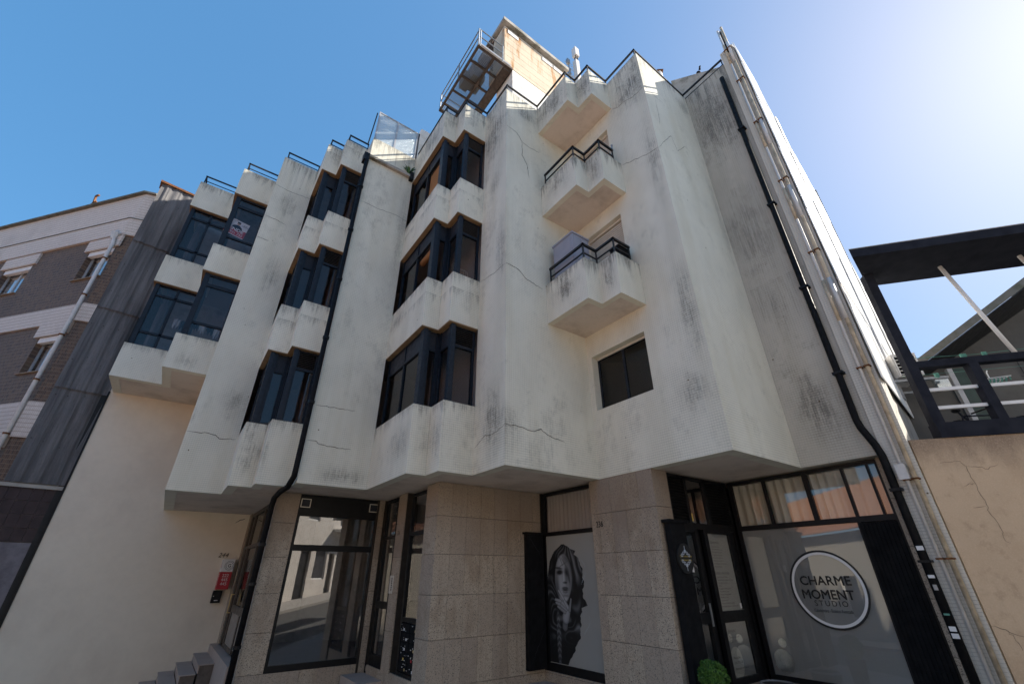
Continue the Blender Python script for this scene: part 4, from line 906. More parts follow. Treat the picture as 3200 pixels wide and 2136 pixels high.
sign = thing('hanging_sign', 'oval black hanging board with pale scrolls and yellow script beside the salon door', 'sign', (6.21, 4.29, 1.6))
FS = FA(4.29); disc(FS, 6.215, 1.81, .185, .20, .012, M['ink'], 'board', sign, .02, 40)
for sg in (1, -1):
    b = MB()
    for k in range(5):
        cu_ = 6.215 + (k - 2) * .042; cz_ = 1.81 + sg * (.105 - abs(k - 2) * .028 - .01)
        b.tube([FS.p(cu_ + .019 * math.cos(a), cz_ + .019 * math.sin(a), .014) for a in [i * math.pi / 5 for i in range(11)]], .0045, 5)
    b.tube([FS.p(6.215, 1.81 + sg * .165, .014), FS.p(6.215, 1.81 + sg * .12, .014)], .004, 5); b.ball(FS.p(6.215, 1.81 + sg * .095, .014), .016, 8, 5)
    b.build('scroll_ornament', M['silver'], sign)
text('Charme moment studio', FS, 6.215, 1.825, .036, M['gold'], sign, d=.014, shear=.4, sx=.8); text('Cabeleireiro Estética', FS, 6.215, 1.775, .036, M['gold'], sign, d=.014, shear=.4, sx=.85)
# long salon window
F = FB(8.08)
lw = frame(F, [(4.36, 4.43, .19, 3.08), (2.10, 2.13, .19, 3.08), (2.13, 4.36, 3.03, 3.08), (2.13, 4.36, 2.26, 2.34), (2.57, 4.36, .19, .25), (3.77, 3.81, 2.34, 3.03), (3.08, 3.15, 2.34, 3.03), (2.55, 2.59, 2.34, 3.03), (2.22, 2.25, 2.34, 3.03), (2.55, 2.60, .25, 2.26)], 'shop_window', M['black'])
us = [2.13, 2.22, 2.25, 2.55, 2.59, 3.08, 3.15, 3.77, 3.81, 4.36]
for a, c in zip(us[::2], us[1::2]): piece('pane', M['salonglass'], lw, F, a, c, 2.34, 3.03, -.03, -.024)
piece('pane', M['salonglass'], lw, F, 2.60, 4.36, .25, 2.26, -.02, -.014)
curtain('curtain', F, 2.12, 4.36, 2.3, 3.02, -.09, M['curtain'], lw, .13, .035)
piece('frosted_film', M['film'], lw, F, 2.60, 4.36, .25, 2.26, -.034, -.030)
curtain('curtain', F, 2.60, 4.36, .22, 2.28, -.10, M['curtain'], lw, .22, .028)
gate = concertina('folded_gate', F, 2.12, 2.57, .19, 2.25, -.012, 9, dep=.028, mt=M['blackmat'])
def ring(F, u, z, r0, r1, d, mt, name, parent, a0=0, a1=6.2832, n=56):
    vs = []; 
    for i in range(n + 1):
        a = a0 + (a1 - a0) * i / n; vs += [F.p(u + r0 * math.cos(a), z + r0 * math.sin(a), d), F.p(u + r1 * math.cos(a), z + r1 * math.sin(a), d)]
    return MB().add(vs, [(2 * i, 2 * i + 1, 2 * i + 3, 2 * i + 2) for i in range(n)]).build(name, mt, parent, recalc=False)
ring(F, 3.262, 1.405, .487, .515, -.012, M['ink'], 'logo_ring', lw); ring(F, 3.262, 1.405, .452, .487, -.0122, M['paper'], 'logo_ring', lw)
text('CHARME', F, 3.275, 1.455, .168, M['ink'], lw, d=-.012, sx=1.02, spacing=1.03, bold=.0035); text('MOMENT', F, 3.29, 1.275, .168, M['ink'], lw, d=-.012, sx=.98, bold=.0035)
text('STUDIO', F, 3.275, 1.185, .10, M['ink'], lw, d=-.012, spacing=1.35); text('Cabeleireiro - Estética Avançada', F, 3.275, 1.105, .062, M['ink'], lw, d=-.012, sx=.62)
disc(F, 4.13, .665, .06, .06, -.011, M['screen'], 'window_decal', lw); disc(F, 4.17, .43, .145, .155, -.011, M['screen'], 'window_decal', lw, cut=.30)
# door at the left recess, its wall, sign, letter box and steps
F = FA(yb)
bpart('recess_wall', MB().fb(F, -2.37, 1.62, -2., LB + .1, -.25, 0), M['beige'])
bpart('recess_flashing', MB().fb(F, -2.40, -2.36, -2., LB, -.2, .02), M['black'])
cracks('wall_cable', [[[1.30, 2.88], [1.38, 2.95], [1.5, 3.0]]], F, M['ink'], BLD, .02, .01)
text('244', F, 1.22, 2.04, .15, M['grout'], BLD, 'house_number', .004, shear=.25, ext=.004)
stone(FB(1.60), 14.40, 14.75, .15, S, wu=.4)
FD = FB(1.62)
dr = frame(FD, [(14.32, 14.40, .17, 3.08), (13.86, 14.32, 2.21, 2.28), (11.05, 13.86, 2.21, 2.28), (11.05, 14.32, 3.0, 3.08), (13.74, 13.86, .17, 2.21), (14.24, 14.32, .17, 2.21), (11.05, 11.15, .17, 3.0), (12.3, 12.42, .17, 3.0), (13.78, 13.86, 2.28, 3.0), (12.42, 13.74, .85, 1.0), (12.42, 13.74, .17, .24), (11.15, 12.3, .85, 1.0)], 'door', M['door'])
for a, c, e, g in ((12.42, 13.74, 1.0, 2.21), (11.15, 12.3, 1.0, 2.21), (13.86, 14.24, .17, 2.21), (12.42, 13.78, 2.28, 3.0), (13.86, 14.32, 2.28, 3.0), (11.15, 12.3, 2.28, 3.0)): piece('pane', M['glassdark'], dr, FD, a, c, e, g, -.045, -.037)
for a, c in ((12.42, 13.74), (11.15, 12.3)): piece('kick_panel', M['kick'], dr, FD, a, c, .24, .85, -.045, -.03)
hb = MB().bar(FD.p(13.93, .82, .06), FD.p(13.93, 1.22, .06), .022).bar(FD.p(13.93, 1.21, .06), FD.p(13.93, 1.21, -.005), .02).bar(FD.p(13.93, .83, .06), FD.p(13.93, .83, -.005), .02); hb.build('door_handle', M['brass'], dr)
bpart('threshold', MB().box(1.46, 10.97, LOW, 1.64, yb - .003, .15), M['step'])
for i in range(6):
    zt = -.02 - i * .152; xs = 1.46 - i * .295
    bpart('step', MB().box(xs - .295 - (.0 if i < 5 else 1.), 12.85, zt - .02, xs - .002, yb - .003, zt), M['step'])
    bpart('step', MB().box(xs - .28, 12.88, zt - .152 - .0, xs - .26, yb - .003, zt - .021), M['step'])
    bpart('step_core', MB().box(xs - .258, 12.88, zt - 1.6, xs - .002, yb - .004, zt - .022), M['roughstone'])
# real estate box sign on the beige wall
sg = thing('estate_sign', 'red and white box sign with phone number on beige wall above the black letter box', 'sign', (1.38, 14.6, 1.3))
bx = (1.235, 1.50, 14.45, yb - .004)
MB().box(bx[0], bx[2], 1.31, bx[1], bx[3], 1.70).build('lower_panel', M['red'], sg); MB().box(bx[0], bx[2], 1.702, bx[1], bx[3], 1.99).build('upper_panel', M['paper'], sg)
FS = FA(bx[2]); FL = FB(bx[0])
for F_, c_, wsc in ((FS, 1.367, 1.), (FL, 14.61, 1.)):
    for i, t_ in enumerate(('222', '445', '445')): text(t_, F_, c_, 1.585 - i * .092, .098, M['paper'], sg, d=.002)
    text('www.imobiliaria.pt' if 0 else '· · · · ·', F_, c_, 1.335, .03, M['paper'], sg, d=.002)
ring(FS, 1.40, 1.845, .10, .108, .002, M['ink'], 'emblem', sg); ring(FS, 1.40, 1.845, .072, .08, .002, M['ink'], 'emblem', sg); text('G', FS, 1.40, 1.805, .11, M['ink'], sg, 'emblem', .002, bold=.002)
b = MB().add([FL.p(14.55, 1.80, .002), FL.p(14.64, 1.80, .002), FL.p(14.595, 1.93, .002)], [(0, 1, 2)]); b.build('emblem', M['red'], sg)
lb = thing('letter_box', 'small black letter box on beige wall under the red box sign', 'letter box', (1.31, 14.7, 1.0))
MB().box(1.215, 14.655, 1.01, 1.42, yb - .003, 1.285).build('body', M['black'], lb); MB().ball((1.25, 14.652, 1.16), .009).build('lock', M['white'], lb); MB().box(1.28, 14.65, 1.06, 1.36, 14.654, 1.075).build('name_plate', M['paper'], lb)

# ------------------------------------------------------------------ loose things on the building
cab = thing('storage_cabinet', 'tall grey ribbed plastic cabinet standing on the middle balcony with the railing before it', 'cabinet', (5.3, 5.2, 6.13))
MB().box(5.02, 4.82, 6.14, 5.48, 5.42, 7.86).build('body', M['cabinet'], cab)
MB().box(5.0, 4.80, 7.86, 5.50, 5.44, 7.90).build('lid', M['cabinet'], cab)
FC = FA(4.82); FD2 = FB(5.02)
for a in (5.045, 5.26):
    fr_ = MB().fb(FC, a, a + .195, 6.2, 7.8, .0, .012); d_ = fr_.build('door', M['cabinet'], cab)
    for i in range(5): MB().fb(FC, a + .03, a + .165, 6.3 + i * .3, 6.32 + i * .3, .012, .02).build('rib', M['cabinet'], d_)
MB().fb(FD2, 4.87, 5.37, 6.25, 7.75, 0, .012).build('side_panel', M['cabinet'], cab)
sat = thing('storage_box', 'black box by the shutter on the middle balcony', 'box', (5.7, 4.2, 6.13))
MB().box(5.50, 4.08, 6.7, 5.80, 4.30, 7.24).build('body', M['blackmat'], sat); MB().box(5.49, 4.07, 7.24, 5.81, 4.31, 7.27).build('lid', M['blackmat'], sat); MB().box(5.52, 4.1, 6.14, 5.78, 4.28, 6.7).build('stand', M['brown'], sat)
stk_ = thing('folded_parasol', 'thin grey pole leaning in the corner of the upper balcony', 'pole', (5.75, 4.12, 9.0))
MB().tube([(5.72, 4.12, 8.99), (5.80, 4.06, 10.35)], .022, 8).build('pole', M['galv'], stk_); MB().ball((5.80, 4.06, 10.36), .028).build('tip', M['galv'], stk_)
def sprout(name, label, cat, base, n, h, spread, seed, mt='leaf', lw_=.02):
    rnd = random.Random(seed); b = MB(); base = Vector(base)
    for i in range(n):
        a = rnd.uniform(0, 6.28); d_ = Vector((math.cos(a), math.sin(a), 0)); t = rnd.uniform(.5, 1.) * h; s_ = rnd.uniform(.2, 1) * spread; sd2 = d_.cross(Vector((0, 0, 1))) * lw_
        p0 = base + d_ * .01; p1 = base + d_ * s_ * .5 + Vector((0, 0, t * .7)); p2 = base + d_ * s_ + Vector((0, 0, t))
        b.add([p0 - sd2 * .4, p0 + sd2 * .4, p1 + sd2, p1 - sd2, p2], [(0, 1, 2, 3), (3, 2, 4)])
    return tag(b.build(name, M[mt], recalc=False), label, cat)
sprout('weed', 'tuft of weeds growing from the gutter outlet beside the bay', 'weed', (2.70, y5 - .06, 11.90), 34, .34, .22, 2)
sprout('balcony_plant', 'spindly plant rising above the railing of the upper balcony', 'plant', (5.30, 4.10, 9.0), 14, 1.15, .10, 4, 'leaf', .010)
# rooftop antenna mast
an = thing('antenna_mast', 'pale rooftop antenna column with a square panel head beside the machine room', 'antenna', (7.72, 6.37, 12.1))
MB().box(7.62, 6.28, 12.1, 7.80, 6.46, 19.2).build('mast', M['pvc'], an); MB().box(7.62, 6.25, 19.5, 7.83, 6.45, 20.02).build('panel_head', M['pvc'], an)
b = MB(); 
for dx, dy in ((.03, .03), (.13, .03), (.08, .13)): b.tube([(7.63 + dx, 6.28 + dy, 19.15), (7.63 + dx, 6.28 + dy, 19.55)], .014, 6)
b.build('bracket', M['ink'], an); MB().box(7.67, 6.32, 19.25, 7.77, 6.41, 19.4).build('mount', M['panel'], an)
ya = thing('television_antenna', 'small cluttered aerial on a thin pole behind the roof corner', 'antenna', (7.45, 6.52, 12.1))
MB().tube([(7.45, 6.52, 12.1), (7.45, 6.52, 19.1)], .022, 8).build('pole', M['galv'], ya)
b = MB(); rnd = random.Random(4)
for i in range(9):
    z_ = 17.9 + i * .13; MB().tube([(7.45 - rnd.uniform(.05, .22), 6.52, z_), (7.45 + rnd.uniform(.1, .25), 6.52 - .06, z_ + rnd.uniform(-.08, .1))], .009, 5).build('dipole', M['galv'], ya)
MB().box(7.34, 6.45, 18.95, 7.47, 6.55, 19.2).build('amplifier', M['galv'], ya); MB().box(7.39, 6.48, 18.3, 7.50, 6.56, 18.7).build('junction_box', M['galv'], ya)
pg = thing('pigeon', 'dark pigeon perched on the mossy rear parapet', 'bird', (8.6, 2.75, 14.12))
b = MB().ball((8.6, 2.75, 14.21), .06, 10, 7, (1.3, 1.0, .8)).tube([(8.55, 2.68, 14.23), (8.54, 2.655, 14.30)], .03, 8, .022).ball((8.54, 2.65, 14.32), .028).tube([(8.66, 2.84, 14.19), (8.70, 2.93, 14.15)], .03, 6, .012).tube([(8.54, 2.63, 14.32), (8.53, 2.605, 14.315)], .007, 5, .002)
b.build('body', M['navy'], pg, True); MB().tube([(8.6, 2.76, 14.17), (8.6, 2.76, 14.11)], .006, 5).tube([(8.61, 2.73, 14.17), (8.61, 2.73, 14.11)], .006, 5).build('legs', M['rust'], pg)
# for-sale poster inside the left bay
F = FA(12.20)
po = thing('sale_poster', 'red and white for-sale poster showing a man in dark jacket inside top left window', 'poster', (-.9, 12.2, 10.0))
def quadF(F, pts, d, mt, name, parent): return MB().add([F.p(a, c, d) for a, c in pts], [tuple(range(len(pts)))]).build(name, mt, parent, recalc=False)
TL, TR, BR, BL = (-1.15, 10.70), (-.64, 10.61), (-.70, 10.06), (-1.21, 10.15)
lp = lambda s_, t_: tuple(TL[k] + (TR[k] - TL[k]) * s_ + (BL[k] - TL[k]) * t_ for k in (0, 1))
quadF(F, [lp(0, 0), lp(1, 0), lp(1, 1), lp(0, 1)], 0, M['paper'], 'sheet', po); quadF(F, [lp(0, .52), lp(1, .52), lp(1, .96), lp(0, .96)], .002, M['red'], 'red_band', po)
tl = math.atan2(-.09, .51)
a, c = lp(.44, .70); text('VENDE', F, a, c, .145, M['paper'], po, d=.004, sx=1.0, tilt=tl, bold=.004)
a, c = lp(.46, .91); text('61 931 755', F, a, c, .12, M['paper'], po, d=.004, sx=.85, tilt=tl)
a, c = lp(.28, .12); text('QUY SOMOS', F, a, c, .045, M['ink'], po, d=.004, tilt=tl); a, c = lp(.82, .20); text('JOSÉ', F, a, c, .05, M['ink'], po, d=.004, tilt=tl); a, c = lp(.82, .28); text('PONTES', F, a, c, .05, M['ink'], po, d=.004, tilt=tl)
quadF(F, [lp(.22, .52), lp(.30, .38), lp(.44, .31), lp(.60, .31), lp(.72, .40), lp(.78, .52), lp(.70, .66), lp(.40, .60)], .003, M['navy'], 'jacket_print', po)
sk_ = simple('skin_print', (.45, .27, .20), .6); disc(F, *lp(.5, .2), .045, .058, .0045, sk_, 'face_print', po); disc(F, lp(.5, .14)[0], lp(.5, .14)[1], .045, .03, .005, M['crack'], 'hair_print', po)
# washing seen through the left bay
for i, (xx, mt, wv, ln) in enumerate(((-1.62, 'paper', .14, .3), (-1.46, 'navy', .16, .36), (-1.08, 'navy', .14, .3), (-.92, 'paper', .13, .34), (-.76, 'navy', .16, .3), (-.6, 'paper', .12, .38))):
    yy = 13.9 if i < 2 else 12.6; zt = 7.95 if i < 2 else 7.42; b = MB(); vs = []
    for q in range(7):
        u = xx + wv * q / 6; vs += [(u, yy + .03 * math.sin(q * 1.7 + i), zt), (u + .01 * math.sin(q), yy + .05 * math.sin(q * 1.5 + i + 1), zt - ln * (.8 + .2 * math.sin(q * 2 + i)))]
    b.add(vs, [(2 * q, 2 * q + 1, 2 * q + 3, 2 * q + 2) for q in range(6)])
    tag(b.build('laundry', M[mt], recalc=False), ['white cloth hung left behind the lower left bay window', 'dark cloth hung right of the white one behind the lower left bay window', 'first dark cloth from the left behind the lower right-hand pane of the left bay', 'white cloth between two dark ones behind the lower pane of the left bay', 'second dark cloth behind the lower pane of the left bay, near the pier', 'long white cloth nearest the pier behind the lower pane of the left bay'][i], 'laundry', 'washing hung behind the left bay windows')
ch = thing('chair', 'pale tubular chair back showing inside the middle-floor corner window', 'chair', (3.62, 6.9, 6.42))
b = MB().tube([(3.45, 6.85, 6.45), (3.45, 6.85, 7.42), (3.47, 6.85, 7.5), (3.52, 6.85, 7.53), (3.66, 6.85, 7.53), (3.71, 6.85, 7.5), (3.73, 6.85, 7.42), (3.73, 6.85, 6.45)], .014, 7); b.build('frame', M['shutter'], ch)
MB().box(3.45, 6.86, 6.85, 3.73, 7.2, 6.9).build('seat', M['shutter'], ch)
for i in range(4): MB().tube([(3.51 + i * .055, 6.85, 7.15), (3.51 + i * .055, 6.85, 7.52)], .005, 5).build('spindle', M['shutter'], ch)
pp = thing('potted_plant', 'dark leafy plant in a ribbed white pot behind the entrance side light', 'plant', (3.95, 8.05, .95))
MB().tube([(3.93, 8.03, .95), (3.93, 8.03, 1.12)], .08, 14, .095).build('pot', M['white'], pp)
b = MB(); rnd = random.Random(9)
for i in range(30):
    a = rnd.uniform(0, 6.28); r_ = rnd.uniform(.08, .22); c_ = Vector((3.93, 8.05, 1.12)); p1 = c_ + Vector((math.cos(a) * r_ * .5, math.sin(a) * r_, rnd.uniform(.02, .16))); s_ = Vector((-math.sin(a), math.cos(a), .3)) * .025
    b.add([c_, p1 - s_, p1 + Vector((math.cos(a), math.sin(a), -.3)) * .06, p1 + s_], [(0, 1, 2, 3)])
b.build('leaves', M['leaf'], pp, recalc=False)
# clipped ball and pots by the salon door
bc = Vector((5.98, 4.02, .47))
tp = thing('topiary_ball', 'clipped bright green box ball in a dark pot by the salon door', 'plant', (bc.x, bc.y, gz(bc.x, bc.y) + .12))
MB().tube([(bc.x, bc.y, gz(bc.x, bc.y) + .12), (bc.x, bc.y, .30)], .10, 16, .14).build('pot', M['blackmat'], tp)
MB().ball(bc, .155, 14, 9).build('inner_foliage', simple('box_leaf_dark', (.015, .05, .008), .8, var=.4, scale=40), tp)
b = MB(); rnd = random.Random(6)
for i in range(5200):
    v = Vector((rnd.gauss(0, 1), rnd.gauss(0, 1), rnd.gauss(0, 1))).normalized(); p = bc + v * (.160 + rnd.uniform(-.014, .012) + .012 * math.sin(7 * v.x + 2) * math.sin(9 * v.y + 1) + .010 * math.sin(11 * v.z + 5 * v.x)); a = v.orthogonal().normalized(); a = Matrix.Rotation(rnd.uniform(0, 6.28), 3, v) @ a
    c_ = v.cross(a); a = (a + v * rnd.uniform(.1, 1.3)).normalized(); l_ = rnd.uniform(.010, .016); b.add([p, p + a * l_ + c_ * l_ * .45, p + a * l_ * 2, p + a * l_ - c_ * l_ * .45], [(0, 1, 2, 3)])
N = NT('box_leaf'); oi = N.n('NewGeometry'); wv = N.n('TexWhiteNoise', _noise_dimensions='1D', W=oi.outputs['Random Per Island']) if 'Random Per Island' in oi.outputs else None
lf = N.bsdf(N.mix(oi.outputs['Random Per Island'], (.014, .05, .005), (.085, .19, .02)), .5, spec=.4)
o = b.build('leaves', lf, tp, recalc=False); o['kind'] = 'stuff'
pt = thing('planter_bowl', 'round dark bowl planter standing below the long salon window', 'planter', (7.35, 3.95, gz(7.35, 3.95) + .12))
z0_ = gz(7.35, 3.95) + .12
MB().tube([(7.35, 3.95, z0_), (7.35, 3.95, .26)], .15, 20, .21).build('bowl', M['panel'], pt)
MB().tube([(7.35 + .215 * math.cos(a), 3.95 + .215 * math.sin(a), .265) for a in [i * math.pi / 14 for i in range(29)]], .014, 6).build('rim', M['galv'], pt)
MB().tube([(7.35, 3.95, .2), (7.35, 3.95, .262)], .19, 20).build('soil', M['grout'], pt)

# ------------------------------------------------------------------ tiled building at the left
CO = Vector((-3.381, 14.817, 0)); N2 = NO
TB = thing('tiled_building', 'brown and cream finger-tiled building left of the grey corrugated party wall', 'building', (-6., 18., gz(-6, 18)))
FT = Fr(CO + NO * .165, E2, NO); su = lambda s_: s_ * .976 - .324
zb_ = -2.
def hz(a): return 1.6 + (a - 1.6) * .977
zR, zC, zB, z3t, z3b, z4t, z4b = hz(12.66), hz(11.53), hz(10.89), hz(8.37), hz(7.80), hz(5.46), hz(4.56)
def tband(name, za, zt, mt, d, uu=su(.62), u1_=13.):
    b = MB(); A0 = FT.p(uu, za, d); 
    pts = [(FT.p(u1_, 0, d).x, FT.p(u1_, 0, d).y), (FT.p(uu, 0, d).x, FT.p(uu, 0, d).y), (CO.x + NO.x * d + .01, CO.y + NO.y * d + .02), (CO.x + LOT.x * .3, CO.y + LOT.y * .3 + .1), (FT.p(u1_, 0, -1.4).x, FT.p(u1_, 0, -1.4).y)]
    return b.prism(pts, za, zt).build(name, mt, TB)
def twin_holes(): return []
wins = [(.70, 1.76, 9.35, 10.44, 10.75), (4.15, 5.42, 9.35, 10.44, 10.75), (.82, 1.76, 6.33, 7.42, 7.72), (.85, 1.76, 3.25, 4.3, 4.6), (4.2, 5.4, 6.33, 7.42, 7.72)]
W_ = [(su(a), su(c), hz(e), hz(g), hz(t_)) for a, c, e, g, t_ in wins]
for za, zt in ((zb_, z4b), (z4t, z3b), (z3t, zB)):
    b = MB(); holes = [(a, c, e, g) for a, c, e, g, t_ in W_ if za < e < zt]
    cells(b, FT, su(.62), 13., za, zt, holes, -.3, 0); b.build('wall', M['browntile'], TB)
    b = MB(); p1 = FT.p(su(.62), 0, 0); b.prism([(p1.x, p1.y), (CO.x + .02, CO.y + .02), (CO.x + .2, CO.y + .2), (p1.x - NO.x * .3, p1.y - NO.y * .3)], za, zt); b.build('wall', M['browntile'], TB)
tband('tile_band', z4b, z4t, M['cream'], .05); tband('tile_band', z3b, z3t, M['cream'], .05); tband('tile_band', zB, zC, M['cream'], .07)
tband('parapet', zC + .03, zR, M['cream'], .0); tband('cornice', zC, zC + .03, M['roofedge'], .09); tband('roof_edge', zR, zR + .06, M['roofedge'], .10)
for (a, c, e, g, t_) in W_:
    d = -.14
    f = frame(FT, [(a, a + .04, e, g), (c - .04, c, e, g), ((a + c) / 2 - .04, (a + c) / 2 + .04, e + .04, g), (a + .04, c - .04, e, e + .04), (a + .04, c - .04, g - .03, g)], 'window', M['alu'], TB, d - .05, d)
    m_ = (a + c) / 2
    piece('pane', M['shopglass'], f, FT, a + .04, m_ - .04, e + .04, g - .03, d - .03, d - .024); piece('pane', M['shopglass'], f, FT, m_ + .04, c - .04, e + .04, g - .03, d - .03, d - .024)
    piece('sill', M['brown'], f, FT, a - .04, c + .04, e - .03, e - .002, -.13, .05); piece('shutter_box', M['white'], f, FT, a - .0, c + .0, g - .16, g - .002, -.12, -.02)
    for q in range(3): piece('shutter_slat', M['white'], f, FT, a + .01, c - .01, g - .155 + q * .05, g - .11 + q * .05, -.02, -.012)
    piece('hood', M['cream'], f, FT, a - .16, c + .14, g + .0, t_ + .1, .002, .055)
    MB().fb(FT, a, c, e, g, -.9, -.8).build('room_back', M['room'], f); curtain('curtain', FT, a + .04, c - .04, e, g, -.26, M['paper'], f, .12, .02)
tp_ = [FT.p(su(.83), zB + .15, .05), FT.p(su(.83), zB + .05, .13), FT.p(su(.79), zB - .1, .12), FT.p(su(.70), hz(10.5), .10), FT.p(su(.70), -1.5, .10)]
pipe = MB().tube(tp_, .046, 10).build('drainpipe', M['pvc'], TB, True)
MB().tube([FT.p(su(.78), zB - .22, .12), FT.p(su(.79), zB + .02, .12)], .06, 8, .11).build('hopper', M['pvc'], pipe)
for z_ in (9.9, 8.6, 7.3, 6.0, 4.6): MB().tube([FT.p(su(.70), hz(z_), .1), FT.p(su(.70), hz(z_) + .04, .1)], .066, 8).build('pipe_bracket', M['rust'], pipe)
bq = su(3.1); b = MB().bar(FT.p(bq, zR, -.05), FT.p(bq + .17, zR + .66, -.05), .05).bar(FT.p(bq + .30, zR, -.05), FT.p(bq + .08, zR + .33, -.05), .05).bar(FT.p(bq + .17, zR + .66, -.05), FT.p(bq + .03, zR + .66, -.05), .05).bar(FT.p(bq + .08, zR + .33, -.05), FT.p(bq - .03, zR + .35, -.05), .04)
b.build('roof_bracket', M['rust'], TB)
MB().prism([(FT.p(13, 0, -1.).x, FT.p(13, 0, -1.).y), (CO.x + .3, CO.y + .3), (CO.x + 3, CO.y + 4), (FT.p(13, 0, -6).x, FT.p(13, 0, -6).y)], zb_, zR - .3).build('body', M['concrete'], TB)
# corrugated fibre-cement sheets on its party wall
PO2 = Vector((-2.4, 14.95, 0)); FK = Fr(PO2, LOT, Vector((LOT.y, -LOT.x, 0)))
MB().fb(FK, -1.0, .6, zb_, 12.95, -.5, -.04).build('party_wall', M['concrete'], TB)
def fsheet(sa, sb, za, zt, d):
    b = MB(); n = 60; vs = []
    for i in range(n + 1):
        t_ = i / n; s_ = sa + (sb - sa) * t_; k_ = (s_ + 1.04) / .30
        w_ = .030 * (.5 - .5 * math.cos(2 * math.pi * k_)) + .022 * max(0, math.cos(2 * math.pi * (k_ + .18))) ** 6 if s_ > sa + .13 else -.004
        for z_, o_ in ((za, .045), (zt, 0.)): vs.append(FK.p(s_, z_, d + w_ + o_))
    b.add(vs, [(2 * i, 2 * i + 2, 2 * i + 3, 2 * i + 1) for i in range(n)])
    b.build('cement_sheet', M['corr'], TB, smooth=True, recalc=False)
for za, zt in ((10.52, 12.93), (8.15, 10.62), (5.78, 8.26), (3.5, 5.9)): fsheet(-1.04, .45, za, zt, .02)
bolts = MB(); rnd = random.Random(8)
for z_ in (4.4, 5.6, 6.6, 7.6, 8.7, 9.6, 11., 12.2):
    for s_ in (-.95, -.72, -.40, -.2): bolts.ball(FK.p(s_ + rnd.uniform(-.03, .03), z_ + rnd.uniform(-.1, .1), .05), .012, 6, 4)
bolts.build('bolt', M['crack'], TB)
MB().fb(FK, -1.1, .5, 12.93, 13.0, -.3, .10).build('flashing', M['rust'], TB); MB().fb(FK, -1.12, .5, 3.40, 3.48, -.1, .07).build('flashing', M['concrete'], TB)
MB().fb(FK, -1.15, .2, zb_, 2.27, -.1, .03).build('membrane', M['membrane'], TB)
for i in range(5):
    for j in range(4):
        piece('wall_tile', M['dktile'], TB, FK, -1.1 + i * .2, -1.1 + i * .2 + .194, 2.28 + j * .285, 2.28 + j * .285 + .278, -.03, .02)
MB().fb(FK, -.13, .0, zb_, 9., -.04, .05).build('gap_filler', M['ink'], TB)

# ------------------------------------------------------------------ ochre house with dark balcony at the right
HC = Vector((7.89, 1.61, 0)); th = R(-50.3); EH = Vector((math.cos(th), math.sin(th), 0)); NH = Vector((EH.y, -EH.x, 0))
if NH.x > 0: NH = -NH
FH = Fr(HC, EH, NH)
OH = thing('ochre_house', 'cracked ochre rendered house with a navy roof-terrace balcony frame', 'house', tuple(HC + EH * 3 + Vector((0, 0, gz(9, -1)))))
MB().fb(FH, .02, 14., -1., 3.22, -.3, 0).build('wall', M['orange'], OH)
OW = [[[.245, 2.898], [.478, 2.899], [.519, 2.83], [.516, 2.697], [.517, 2.537], [.542, 2.399], [.518, 2.305], [.535, 2.192], [.568, 2.045], [.528, 1.956], [.584, 1.919]], [[.524, 2.84], [.641, 2.829], [.727, 2.787], [.862, 2.84]], [[.005, 1.077], [.148, 1.034], [.202, .99], [.3, .961]], [[.148, 1.034], [.196, .944], [.207, .841]], [[.399, 2.582], [.464, 2.615], [.535, 2.619]], [[.516, 2.339], [.378, 2.329]]]
cracks('crack', OW, FH, M['crack'], OH, .0045)
MB().fb(FH, .02, 14., 3.1, 3.2, -6., -.3).build('terrace_floor', M['concrete'], OH)
MB().fb(FH, .40, 14., 3.222, 3.43, -.16, .02).build('beam', M['navy'], OH)
MB().fb(FH, .40, .53, 3.43, 5.97, -.13, .0).build('post', M['navy'], OH)
for s_ in (1.14, 1.86, 2.58, 3.3): MB().fb(FH, s_, s_ + .115, 3.43, 4.26, -.13, 0).build('post', M['navy'], OH)
MB().fb(FH, .53, 14., 4.26, 4.36, -.13, -.002).build('handrail', M['navy'], OH)
for s_, t_ in ((.53, 1.14), (1.255, 1.86), (1.975, 2.58), (2.695, 3.3)):
    for z_ in (3.635, 3.905): piece('bar', M['white'], OH, FH, s_, t_, z_, z_ + .045, -.09, -.05)
sh_ = lambda off: .03 + (off - (-.57)) * .62 / .97
P = [FH.p(.03, 5.97, .57), FH.p(9., 5.97, .57), FH.p(9., 5.97, -.40), FH.p(.62, 5.97, -.40)]
MB().hexa(P + [p + Vector((0, 0, .15)) for p in P]).build('canopy', M['navy'], OH)
MB().hexa([p + Vector((0, 0, .15)) for p in P] + [p + Vector((0, 0, .165)) for p in P]).build('canopy_top', M['moss'], OH)
for s_ in (1.50, 2.55): MB().tube([FH.p(s_, 5.97, -.06), FH.p(s_ + .28, 4.36, -.06)], .028, 10).build('stay_pole', M['white'], OH, True)
